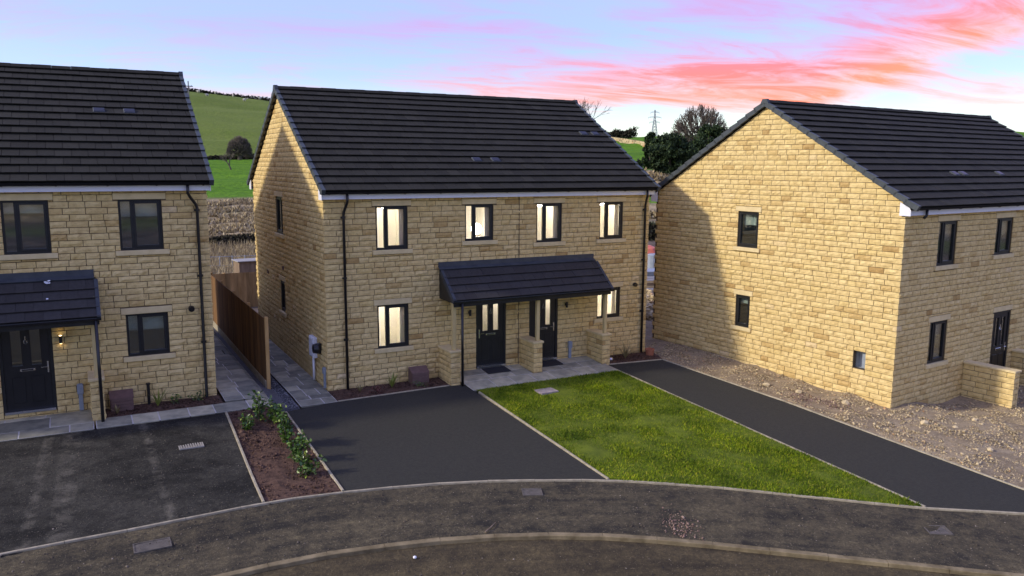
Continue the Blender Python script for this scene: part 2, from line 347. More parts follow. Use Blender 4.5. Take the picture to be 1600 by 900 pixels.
class MB:
    """collects vertices, faces and a tint per vertex; build() links them as ONE mesh object"""
    def __init__(s): s.v = []; s.f = []; s.t = []
    def add(s, vs, fs, tint=0.5):
        o = len(s.v); s.v.extend(vs); s.t.extend([tint] * len(vs)); s.f.extend([[i + o for i in f] for f in fs])
        return s
    def join(s, b):
        o = len(s.v); s.v.extend(b.v); s.t.extend(b.t); s.f.extend([[i + o for i in f] for f in b.f])
    def box(s, x0, x1, y0, y1, z0, z1, tint=0.5):
        return s.add([(x0, y0, z0), (x1, y0, z0), (x1, y1, z0), (x0, y1, z0), (x0, y0, z1), (x1, y0, z1), (x1, y1, z1), (x0, y1, z1)],
                     [(0, 3, 2, 1), (4, 5, 6, 7), (0, 1, 5, 4), (1, 2, 6, 5), (2, 3, 7, 6), (3, 0, 4, 7)], tint)
    def cbox(s, x0, x1, y0, y1, z0, z1, c=0.004, tint=0.5):
        """box with chamfered edges"""
        bm = bmesh.new(); bmesh.ops.create_cube(bm, size=1.0)
        for v in bm.verts: v.co = Vector(((x0 + x1) / 2 + v.co.x * (x1 - x0), (y0 + y1) / 2 + v.co.y * (y1 - y0), (z0 + z1) / 2 + v.co.z * (z1 - z0)))
        bmesh.ops.bevel(bm, geom=bm.edges[:], offset=c, segments=1, affect='EDGES')
        bm.verts.index_update()
        s.add([tuple(v.co) for v in bm.verts], [[v.index for v in f.verts] for f in bm.faces], tint); bm.free()
        return s
    def tube(s, pts, rad, n=8, cap=True, tint=0.5):
        pts = [Vector(p) for p in pts]; rads = rad if hasattr(rad, '__len__') else [rad] * len(pts)
        o = len(s.v); up = None
        for i, p in enumerate(pts):
            d = (pts[min(i + 1, len(pts) - 1)] - pts[max(i - 1, 0)]).normalized()
            if up is None: up = d.orthogonal().normalized()
            a = (up - d * up.dot(d)).normalized(); b = d.cross(a); up = a
            for k in range(n):
                t = 2 * math.pi * k / n
                s.v.append(tuple(p + (a * math.cos(t) + b * math.sin(t)) * rads[i])); s.t.append(tint)
        for i in range(len(pts) - 1):
            for k in range(n):
                s.f.append([o + i * n + k, o + i * n + (k + 1) % n, o + (i + 1) * n + (k + 1) % n, o + (i + 1) * n + k])
        if cap:
            s.f.append([o + k for k in range(n)][::-1]); s.f.append([o + (len(pts) - 1) * n + k for k in range(n)])
        return s
    def prism(s, prof, fn0, fn1, tint=0.5):
        """profile points swept from fn0(p) to fn1(p), capped"""
        n = len(prof); o = len(s.v)
        s.v.extend([tuple(fn0(p)) for p in prof] + [tuple(fn1(p)) for p in prof]); s.t.extend([tint] * 2 * n)
        for k in range(n): s.f.append([o + k, o + (k + 1) % n, o + n + (k + 1) % n, o + n + k])
        s.f.append([o + k for k in range(n)][::-1]); s.f.append([o + n + k for k in range(n)])
        return s
    def lathe(s, prof, c, n=16, tint=0.5):
        o = len(s.v)
        for (r, z) in prof:
            for k in range(n):
                t = 2 * math.pi * k / n
                s.v.append((c[0] + r * math.cos(t), c[1] + r * math.sin(t), c[2] + z)); s.t.append(tint)
        for i in range(len(prof) - 1):
            for k in range(n): s.f.append([o + i * n + k, o + i * n + (k + 1) % n, o + (i + 1) * n + (k + 1) % n, o + (i + 1) * n + k])
        return s
    def build(s, name, mt, parent=None, smooth=False, tint=False, fix=False, kind=None):
        me = bpy.data.meshes.new(name); me.from_pydata(s.v, [], s.f)
        if fix:
            bm = bmesh.new(); bm.from_mesh(me); bmesh.ops.recalc_face_normals(bm, faces=bm.faces[:]); bm.to_mesh(me); bm.free()
        if tint:
            a = me.attributes.new('tint', 'FLOAT', 'POINT'); a.data.foreach_set('value', s.t)
        if smooth: me.polygons.foreach_set('use_smooth', [True] * len(me.polygons))
        me.materials.append(MATS[mt])
        o = bpy.data.objects.new(name, me); COL.objects.link(o)
        if parent is not None: o.parent = parent
        if kind: o['kind'] = kind
        return o


def np_mesh(name, V, F, mt, parent=None, kind=None):
    """V (n,3) array, F (m,k) int array"""
    me = bpy.data.meshes.new(name); n, (mm, k) = len(V), F.shape
    me.vertices.add(n); me.vertices.foreach_set('co', np.asarray(V, np.float32).ravel())
    me.loops.add(mm * k); me.loops.foreach_set('vertex_index', F.astype(np.int32).ravel())
    me.polygons.add(mm); me.polygons.foreach_set('loop_start', np.arange(0, mm * k, k, dtype=np.int32))
    me.update(calc_edges=True); me.validate()
    me.materials.append(MATS[mt])
    o = bpy.data.objects.new(name, me); COL.objects.link(o)
    if parent is not None: o.parent = parent
    if kind: o['kind'] = kind
    return o


def rot_rand(n, tilt=1.0):
    """n random rotation matrices (yaw free, tilt limited)"""
    a = rng.uniform(0, 2 * np.pi, n); b = rng.normal(0, 0.6 * tilt, n); c = rng.normal(0, 0.6 * tilt, n)
    ca, sa, cb, sb, cc, sc = np.cos(a), np.sin(a), np.cos(b), np.sin(b), np.cos(c), np.sin(c)
    o = np.zeros(n); i = np.ones(n)
    Z = np.stack([ca, -sa, o, sa, ca, o, o, o, i], -1).reshape(n, 3, 3)
    X = np.stack([i, o, o, o, cb, -sb, o, sb, cb], -1).reshape(n, 3, 3)
    Y = np.stack([cc, o, sc, o, i, o, -sc, o, cc], -1).reshape(n, 3, 3)
    return Z @ X @ Y


def scatter(name, mt, P, S, tv, tf, parent=None, kind='stuff', tilt=1.0, jit=0.0, stretch=None):
    """one mesh: template (tv, tf) copied to the points P with sizes S"""
    n = len(P); tv = np.asarray(tv, float); tf = np.asarray(tf)
    T = np.repeat(tv[None], n, 0)
    if jit: T = T * (1 + rng.uniform(-jit, jit, T.shape))
    if stretch is not None: T = T * stretch[:, None, :]
    V = np.einsum('nij,nkj->nki', rot_rand(n, tilt), T) * np.asarray(S)[:, None, None] + np.asarray(P)[:, None, :]
    F = (tf[None] + (np.arange(n) * len(tv))[:, None, None]).reshape(-1, tf.shape[1])
    return np_mesh(name, V.reshape(-1, 3), F, mt, parent, kind)
OCT_V = [(1, 0, 0), (-1, 0, 0), (0, 1, 0), (0, -1, 0), (0, 0, 0.7), (0, 0, -0.7)]
OCT_F = [(0, 2, 4), (2, 1, 4), (1, 3, 4), (3, 0, 4), (2, 0, 5), (1, 2, 5), (3, 1, 5), (0, 3, 5)]
BLADE_V = [(-0.08, 0, 0), (0.08, 0, 0), (0.0, 0.22, 1.0)]
BLADE_F = [(0, 1, 2)]
LEAF_V = [(0, 0, 0), (0.28, 0.5, 0.10), (0, 1.0, 0.0), (-0.28, 0.5, 0.10)]
LEAF_F = [(0, 1, 2), (0, 2, 3)]


def in_poly(P, poly):
    x, y = P[:, 0], P[:, 1]; r = np.zeros(len(P), bool); n = len(poly); j = n - 1
    for i in range(n):
        xi, yi = poly[i]; xj, yj = poly[j]
        c = ((yi > y) != (yj > y)) & (x < (xj - xi) * (y - yi) / (yj - yi + 1e-12) + xi)
        r ^= c; j = i
    return r


def sample_poly(poly, n):
    p = np.array(poly); lo, hi = p.min(0), p.max(0); out = np.zeros((0, 2))
    while len(out) < n:
        q = rng.uniform(lo, hi, (n * 2, 2)); out = np.vstack([out, q[in_poly(q, poly)]])
    return out[:n]


def ss(a, b, x):
    t = min(max((x - a) / (b - a), 0.0), 1.0)
    return t * t * (3 - 2 * t)


def g(x, y):
    """height of the plots: falls towards the road, left plot higher, right plot dug out"""
    z = 0.04 * min(y, 0.0)
    z += 0.21 * ss(-1.35, -1.75, x) * ss(-5.5, -0.8, y)
    z -= 0.22 * ss(13.2, 15.0, x) * ss(-10.0, -7.5, y)
    return z


def sheet(name, poly, mt, dz=0.0, step=0.5, label=None, zf=g, bumpz=0.0, skirt=0.12, kind='structure', parent=None, bs=3.0):
    bm = bmesh.new(); bm.faces.new([bm.verts.new((x, y, 0)) for x, y in poly])
    p = np.array(poly); lo, hi = p.min(0), p.max(0)
    for ax in (0, 1):
        c = math.floor(lo[ax] / step) * step + step
        while c < hi[ax]:
            co = (c, 0, 0) if ax == 0 else (0, c, 0); no = (1, 0, 0) if ax == 0 else (0, 1, 0)
            bmesh.ops.bisect_plane(bm, geom=bm.verts[:] + bm.edges[:] + bm.faces[:], plane_co=co, plane_no=no, dist=1e-5)
            c += step
    edge = [e for e in bm.edges if e.is_boundary]
    bverts = {v for e in edge for v in e.verts}
    for v in bm.verts:
        v.co.z = zf(v.co.x, v.co.y) + dz
        if bumpz and v not in bverts: v.co.z += bumpz * (mnoise.fractal(Vector((v.co.x * bs, v.co.y * bs, 1.3)), 0.8, 2.0, 4))
    if skirt:
        r = bmesh.ops.extrude_edge_only(bm, edges=edge)
        for v in r['geom']:
            if isinstance(v, bmesh.types.BMVert): v.co.z -= skirt
    bmesh.ops.recalc_face_normals(bm, faces=bm.faces[:])
    me = bpy.data.meshes.new(name); bm.to_mesh(me); bm.free()
    if me.polygons and sum(pp.normal.z * pp.area for pp in me.polygons) < 0: me.flip_normals()
    me.polygons.foreach_set('use_smooth', [False] * len(me.polygons))
    me.materials.append(MATS[mt])
    o = bpy.data.objects.new(name, me); COL.objects.link(o)
    if kind: o['kind'] = kind
    if label: o['label'] = label
    if parent: o.parent = parent
    return o


def project(p):
    d = np.asarray(p, float) - CAM; w = d @ CF
    if w < 0.5: return None
    return 800 + 1270 * (d @ CR) / w, 450 - 1270 * (d @ CU) / w, w


def pieces(items, name, mt, parent, world=Matrix.Identity(4), limit=300, rest='more'):
    """items: (MB, size, facing normal or None). The `limit` that show largest become objects, the others one stuff mesh"""
    sc = []
    for i, (b, size, nrm) in enumerate(items):
        c = world @ Vector(np.mean(b.v, axis=0)); q = project(c); k = 0.0
        if q and -20 < q[0] < 1620 and -20 < q[1] < 920:
            k = size / q[2] ** 2
            if nrm is not None:
                nv = world.to_3x3() @ Vector(nrm); f = nv.dot((Vector(CAM) - c).normalized()); k *= max(f, 0.0)
        sc.append((k, i))
    sc.sort(reverse=True)
    keep = {i for k, i in sc[:limit] if k > 0}
    if len(items) <= limit: keep = set(range(len(items)))
    other = MB(); out = []
    for i, (b, size, nrm) in enumerate(items):
        if i in keep: out.append(b.build(name, mt, parent, tint=True))
        else: other.join(b)
    if other.v: other.build(rest, mt, parent, tint=True, kind='stuff')
    return out


def stone(quad, fn, flip=False, depth=0.10, proud=0.012, nx=4, nz=2, tint=0.5, edge=0.006, rnd=random):
    """rock faced block on the quad ((u,z) x4) ; fn(u, z, d) -> point, d inward"""
    (a0, b0), (a1, b1), (a2, b2), (a3, b3) = quad
    vs = []
    for j in range(nz + 1):
        t = j / nz
        for i in range(nx + 1):
            s = i / nx
            u = (a0 * (1 - s) + a1 * s) * (1 - t) + (a3 * (1 - s) + a2 * s) * t
            z = (b0 * (1 - s) + b1 * s) * (1 - t) + (b3 * (1 - s) + b2 * s) * t
            inner = 0 < i < nx and 0 < j < nz
            d = edge - (proud * rnd.uniform(0.35, 1.5) if inner else rnd.uniform(-0.003, 0.004))
            if not inner: u += rnd.uniform(-0.003, 0.003); z += rnd.uniform(-0.002, 0.002)
            vs.append(fn(u, z, d))
    fs = []
    for j in range(nz):
        for i in range(nx):
            k = j * (nx + 1) + i; fs.append((k, k + 1, k + nx + 2, k + nx + 1))
    ring = [i for i in range(nx + 1)] + [(j) * (nx + 1) + nx for j in range(1, nz + 1)] + [nz * (nx + 1) + i for i in range(nx - 1, -1, -1)] + [j * (nx + 1) for j in range(nz - 1, 0, -1)]
    def uz(k):
        j, i = divmod(k, nx + 1); s, t = i / nx, j / nz
        return ((a0 * (1 - s) + a1 * s) * (1 - t) + (a3 * (1 - s) + a2 * s) * t, (b0 * (1 - s) + b1 * s) * (1 - t) + (b3 * (1 - s) + b2 * s) * t)
    o = len(vs)
    for k in ring: u, z = uz(k); vs.append(fn(u, z, depth))
    n = len(ring)
    for q in range(n): fs.append((ring[(q + 1) % n], ring[q], o + q, o + (q + 1) % n))
    if flip: fs = [f[::-1] for f in fs]
    return MB().add(vs, fs, tint)


def lay(u0, u1, z0, z1, holes, fn, flip, nrm, out, course, slope=None, lo=0.24, hi=0.48, joint=0.015, quoin=0.1, start=0, ends=(True, True), seed=0):
    """coursed stones on a wall face; holes = rectangles left free; slope(z)->(umin,umax) clips a gable"""
    rnd = random.Random(seed)
    k = start; zc = z0
    while zc < z1 - 0.02:
        zt = min(zc + course, z1); jh = joint / 2
        for_u = [u0, u1]
        a, b = u0, u1
        if ends[0] and k % 2: a = u0 + quoin
        if ends[1] and k % 2: b = u1 - quoin
        if slope:
            sa, sb = slope((zc + zt) / 2); a = max(a, sa); b = min(b, sb)
        if b - a < 0.03: zc = zt; k += 1; continue
        brk = sorted({a, b} | {min(max(h[i], a), b) for h in holes for i in (0, 1)})
        spans = []
        for p, q in zip(brk, brk[1:]):
            if q - p < 1e-4: continue
            mid = (p + q) / 2; f0, f1 = zc, zt
            for (h0, h1, hz0, hz1) in holes:
                if h0 < mid < h1 and hz0 < f1 and hz1 > f0:
                    if hz0 <= f0 and hz1 >= f1: f1 = f0
                    elif hz0 <= f0: f0 = hz1
                    else: f1 = hz0
            if f1 - f0 < 0.028: continue
            if spans and abs(spans[-1][1] - p) < 1e-4 and abs(spans[-1][2] - f0) < 1e-4 and abs(spans[-1][3] - f1) < 1e-4: spans[-1][1] = q
            else: spans.append([p, q, f0, f1])
        for (p, q, f0, f1) in spans:
            u = p; first = True
            while u < q - 1e-4:
                w = rnd.uniform(lo, hi)
                if first and k % 2 == 0: w = rnd.uniform(0.14, 0.42)
                if q - (u + w) < 0.16: w = q - u
                w = min(w, q - u)
                e0, e1 = u + (jh if u > a + 1e-4 or not ends[0] else 0), u + w - (jh if u + w < b - 1e-4 or not ends[1] else 0)
                quad = [(e0, f0 + jh), (e1, f0 + jh), (e1, f1 - jh), (e0, f1 - jh)]
                if slope:
                    l0, r0 = slope(f0 + jh); l1, r1 = slope(f1 - jh)
                    if u <= a + 1e-4 and a > u0 + quoin + 1e-4: quad[0] = (l0, f0 + jh); quad[3] = (min(l1, e1 - 0.01), f1 - jh)
                    if u + w >= b - 1e-4 and b < u1 - quoin - 1e-4: quad[1] = (r0, f0 + jh); quad[2] = (max(r1, e0 + 0.01), f1 - jh)
                t = min(max(rnd.gauss(0.52, 0.17), 0.0), 1.0)
                if rnd.random() < 0.04: t = rnd.uniform(0.02, 0.14)
                out.append((stone(quad, fn, flip, proud=rnd.uniform(0.008, 0.022), tint=t, rnd=rnd), (e1 - e0) * (f1 - f0), nrm))
                u += w; first = False
        zc = zt; k += 1


def backing(mb, u0, u1, z0, z1, holes, fn, flip, d=0.024, reveal=0.16):
    us = sorted({u0, u1} | {min(max(h[i], u0), u1) for h in holes for i in (0, 1)})
    zs = sorted({z0, z1} | {min(max(h[i], z0), z1) for h in holes for i in (2, 3)})
    for a, b in zip(us, us[1:]):
        for c, e in zip(zs, zs[1:]):
            mu, mz = (a + b) / 2, (c + e) / 2
            if any(h[0] < mu < h[1] and h[2] < mz < h[3] for h in holes): continue
            f = (0, 1, 2, 3)
            mb.add([fn(a, c, d), fn(b, c, d), fn(b, e, d), fn(a, e, d)], [f[::-1] if flip else f])
    for (a, b, c, e) in holes:
        q = [(a, c), (b, c), (b, e), (a, e)]
        for i in range(4):
            (p0, p1), (q0, q1) = q[i], q[(i + 1) % 4]
            mb.add([fn(p0, p1, d), fn(q0, q1, d), fn(q0, q1, reveal), fn(p0, p1, reveal)], [(0, 1, 2, 3) if flip else (3, 2, 1, 0)])


class FB(MB):
    """mesh builder whose boxes are given on a wall face (u, d, z)"""
    def __init__(s, fn, flip): super().__init__(); s.fn = fn; s.flip = flip
    def fbox(s, u0, u1, d0, d1, z0, z1, c=0.0):
        t = MB()
        t.cbox(u0, u1, d0, d1, z0, z1, c) if c else t.box(u0, u1, d0, d1, z0, z1)
        s.add([s.fn(v[0], v[2], v[1]) for v in t.v], [f[::-1] if s.flip else f for f in t.f])
        return s
    def open_box(s, u0, u1, d0, d1, z0, z1):
        """room open towards the window, faces turned inward"""
        c = [(u0, d0, z0), (u1, d0, z0), (u1, d1, z0), (u0, d1, z0), (u0, d0, z1), (u1, d0, z1), (u1, d1, z1), (u0, d1, z1)]
        f = [(0, 1, 2, 3), (7, 6, 5, 4), (5, 6, 2, 1), (6, 7, 3, 2), (7, 4, 0, 3)]
        s.add([s.fn(u, z, d) for u, d, z in c], [q[::-1] if s.flip else q for q in f])
        return s


def make_window(house, fn, flip, u0, u1, z0, z1, lit=False, narrow=True, sill=True, lintel=True, globe=None):
    f = FB(fn, flip); D0, D1 = 0.045, 0.115; e = 0.045
    f.fbox(u0, u1, D0, D1, z0, z0 + e * 1.25, 0.004); f.fbox(u0, u1, D0, D1, z1 - e, z1, 0.004)
    f.fbox(u0, u0 + e, D0, D1, z0 + e, z1 - e, 0.004); f.fbox(u1 - e, u1, D0, D1, z0 + e, z1 - e, 0.004)
    win = f.build('window', 'black_frame', house)
    panes = []
    if narrow:
        mx = u0 + (u1 - u0) * 0.30
        FB(fn, flip).fbox(mx - 0.03, mx + 0.03, D0 + 0.002, D1 - 0.002, z0 + e, z1 - e, 0.004).build('mullion', 'black_frame', win)
        panes.append((u0 + e, mx - 0.03, z0 + e * 1.2, z1 - e))
        s0, s1, t0, t1 = mx + 0.03, u1 - e, z0 + e * 1.25, z1 - e
    else: s0, s1, t0, t1 = u0 + e, u1 - e, z0 + e * 1.25, z1 - e
    k = 0.048; sb = FB(fn, flip)
    sb.fbox(s0, s1, D0 - 0.012, D1 - 0.02, t0, t0 + k, 0.004); sb.fbox(s0, s1, D0 - 0.012, D1 - 0.02, t1 - k, t1, 0.004)
    sb.fbox(s0, s0 + k, D0 - 0.012, D1 - 0.02, t0 + k, t1 - k, 0.004); sb.fbox(s1 - k, s1, D0 - 0.012, D1 - 0.02, t0 + k, t1 - k, 0.004)
    sb.build('sash', 'black_frame', win)
    panes.append((s0 + k, s1 - k, t0 + k, t1 - k))
    for (a, b, c, d) in panes: FB(fn, flip).fbox(a - 0.004, b + 0.004, 0.075, 0.085, c - 0.004, d + 0.004).build('pane', 'glass' if lit else 'dark_glass', win)
    if sill: FB(fn, flip).fbox(u0 - 0.11, u1 + 0.12, -0.045, 0.10, z0 - 0.115, z0 - 0.003, 0.008).build('sill', 'dressed_stone', win)
    if lintel: FB(fn, flip).fbox(u0 - 0.10, u1 + 0.10, -0.012, 0.10, z1 + 0.003, z1 + 0.148, 0.008).build('lintel', 'dressed_stone', win)
    rm = FB(fn, flip); dp = 1.6
    rm.open_box(u0 - 0.25, u1 + 0.25, 0.161, dp, z0 - 0.3, z1 + 0.2)
    rm.build('room', 'room_wall' if lit else 'dark_room', win)
    if lit:
        k = 0.12 + 0.25 * ((u0 * 7.3) % 1.0)
        FB(fn, flip).fbox(u0 + k - 0.04, u0 + k + 0.48, dp - 0.05, dp - 0.001, z0 - 0.299, z1 - 0.22).build('door_casing', 'white_upvc', win)
        FB(fn, flip).fbox(u0 + k, u0 + k + 0.44, dp - 0.07, dp - 0.051, z0 - 0.298, z1 - 0.27).build('inner_door', 'room_wall', win)
        cu = MB(); cw = 0.16; pts = []
        for i in range(17): pts.append((u1 - 0.02 - cw * i / 16, 0.21 + 0.022 * math.sin(i * 1.9)))
        vs = [fn(a, z, d) for z in (z0 + 0.02, z1 - 0.02) for a, d in pts]
        cu.add(vs, [(i, i + 1, i + 18, i + 17) for i in range(16)]); cu.build('curtain', 'curtain', win)
    else:
        bl = FB(fn, flip); bl.fbox(u0 + 0.03, u1 - 0.03, 0.19, 0.196, z1 - 0.20 - 0.35 * ((u0 * 3.7) % 1.0), z1 + 0.02); bl.build('blind', 'curtain', win)
    if lit:
        gu, gz, gr = globe or ((u0 + u1) / 2 + 0.1, z1 + 0.0, 0.14)
        p = fn(gu, gz, 0.75); b = MB(); b.lathe([(gr * math.sin(math.pi * i / 10) + 1e-4, -gr * math.cos(math.pi * i / 10)) for i in range(11)], p, 18)
        b.build('lamp', 'lamp_shade_globe' if globe else 'lamp_globe', win, smooth=True, fix=True)
    return (u0, u1, z0, z1), [h for h in [(u0 - 0.11, u1 + 0.12, z0 - 0.118, z0) if sill else None, (u0 - 0.10, u1 + 0.10, z1, z1 + 0.151) if lintel else None] if h]


def make_door(house, fn, flip, u0, u1, z0, z1, lit=False, hinge=1, leaf=True):
    f = FB(fn, flip); e = 0.06
    f.fbox(u0, u0 + e, 0.03, 0.12, z0, z1, 0.004); f.fbox(u1 - e, u1, 0.03, 0.12, z0, z1, 0.004); f.fbox(u0 + e, u1 - e, 0.03, 0.12, z1 - e, z1, 0.004)
    dr = f.build('door', 'black_frame', house)
    a, b, c, d = u0 + e + 0.003, u1 - e - 0.003, z0 + 0.045, z1 - e - 0.003
    FB(fn, flip).fbox(u0 + 0.02, u1 - 0.02, -0.03, 0.12, z0 - 0.02, z0 + 0.04, 0.004).build('threshold', 'chrome', dr)
    w = b - a; g0, g1 = c + (d - c) * 0.50, d - 0.12
    sl = [(a + w * 0.19, a + w * 0.40), (a + w * 0.60, a + w * 0.81)]
    lf = FB(fn, flip)
    lf.fbox(a, sl[0][0], 0.055, 0.10, c, d); lf.fbox(sl[0][1], sl[1][0], 0.055, 0.10, g0, g1); lf.fbox(sl[1][1], b, 0.055, 0.10, c, d)
    lf.fbox(sl[0][0], sl[1][1], 0.055, 0.10, c, g0); lf.fbox(sl[0][0], sl[1][1], 0.055, 0.10, g1, d)
    lf.build('door_leaf', 'door_black', dr)
    for (p, q) in sl:
        FB(fn, flip).fbox(p - 0.002, q + 0.002, 0.072, 0.08, g0 - 0.002, g1 + 0.002).build('door_pane', 'glass' if lit else 'dark_glass', dr)
        bd = FB(fn, flip)
        bd.fbox(p - 0.018, p, 0.045, 0.056, g0 - 0.018, g1 + 0.018); bd.fbox(q, q + 0.018, 0.045, 0.056, g0 - 0.018, g1 + 0.018)
        bd.fbox(p, q, 0.045, 0.056, g0 - 0.018, g0); bd.fbox(p, q, 0.045, 0.056, g1, g1 + 0.018)
        bd.build('glazing_bead', 'door_black', dr)
        # raised lower panel below each light
        FB(fn, flip).fbox(p - 0.03, q + 0.03, 0.045, 0.056, c + 0.16, g0 - 0.25, 0.006).build('door_panel', 'door_black', dr)
    FB(fn, flip).fbox(a + w * 0.5 - 0.15, a + w * 0.5 + 0.15, 0.035, 0.056, g0 - 0.13, g0 - 0.07, 0.006).build('letter_plate', 'chrome', dr)
    FB(fn, flip).fbox(a + w * 0.5 - 0.11, a + w * 0.5 + 0.11, 0.030, 0.036, g0 - 0.115, g0 - 0.085).build('letter_flap', 'black_plastic', dr)
    hu = a + 0.05 if hinge > 0 else b - 0.05
    FB(fn, flip).fbox(hu - 0.018, hu + 0.018, 0.040, 0.056, g0 - 0.20, g0 + 0.06, 0.004).build('handle_plate', 'chrome', dr)
    FB(fn, flip).fbox(min(hu, hu + hinge * 0.13), max(hu, hu + hinge * 0.13), 0.0, 0.020, g0 - 0.075, g0 - 0.053, 0.006).build('handle', 'chrome', dr)
    kz = g0 + (g1 - g0) * 0.66; ku = a + w * 0.5; kb = MB()
    kb.tube([fn(ku + 0.034 * math.cos(t * math.pi / 6), kz - 0.05 + 0.045 * math.sin(t * math.pi / 6), 0.040) for t in range(13)], 0.008, 6)
    kb.tube([fn(ku, kz + 0.0, 0.045), fn(ku, kz + 0.07, 0.045)], 0.014, 6)
    kb.build('knocker', 'chrome', dr)
    rm = FB(fn, flip).open_box(u0 - 0.1, u1 + 0.1, 0.161, 1.6, z0 - 0.05, z1 + 0.1)
    rm.build('hallway', 'room_wall' if lit else 'dark_room', dr)
    if lit:
        p = fn((u0 + u1) / 2, z1 - 0.08, 0.8); q = MB(); q.lathe([(0.1 * math.sin(math.pi * i / 8) + 1e-4, -0.1 * math.cos(math.pi * i / 8)) for i in range(9)], p, 14)
        q.build('lamp', 'lamp_globe', dr, smooth=True, fix=True)
    return (u0, u1, z0 - 0.02, z1)


def wall_light(house, u, z, lit):
    b = MB(); b.tube([(u, -0.075, z - 0.085), (u, -0.075, z + 0.085)], 0.034, 12); b.box(u - 0.03, u + 0.03, -0.05, 0.02, z - 0.035, z + 0.035)
    o = b.build('wall_light', 'black_plastic', house)
    q = MB(); q.tube([(u, -0.075, z - 0.090), (u, -0.075, z - 0.086)], 0.027, 12); q.tube([(u, -0.075, z + 0.086), (u, -0.075, z + 0.090)], 0.027, 12)
    q.build('bulb', 'lamp_led' if lit else 'chrome', o)


COURSE = 5.0 / 35
ROOF_RISE = 0.588
EAVE_Y, EAVE_Z = -0.35, 5.13            # lowest tile edge of the front slope


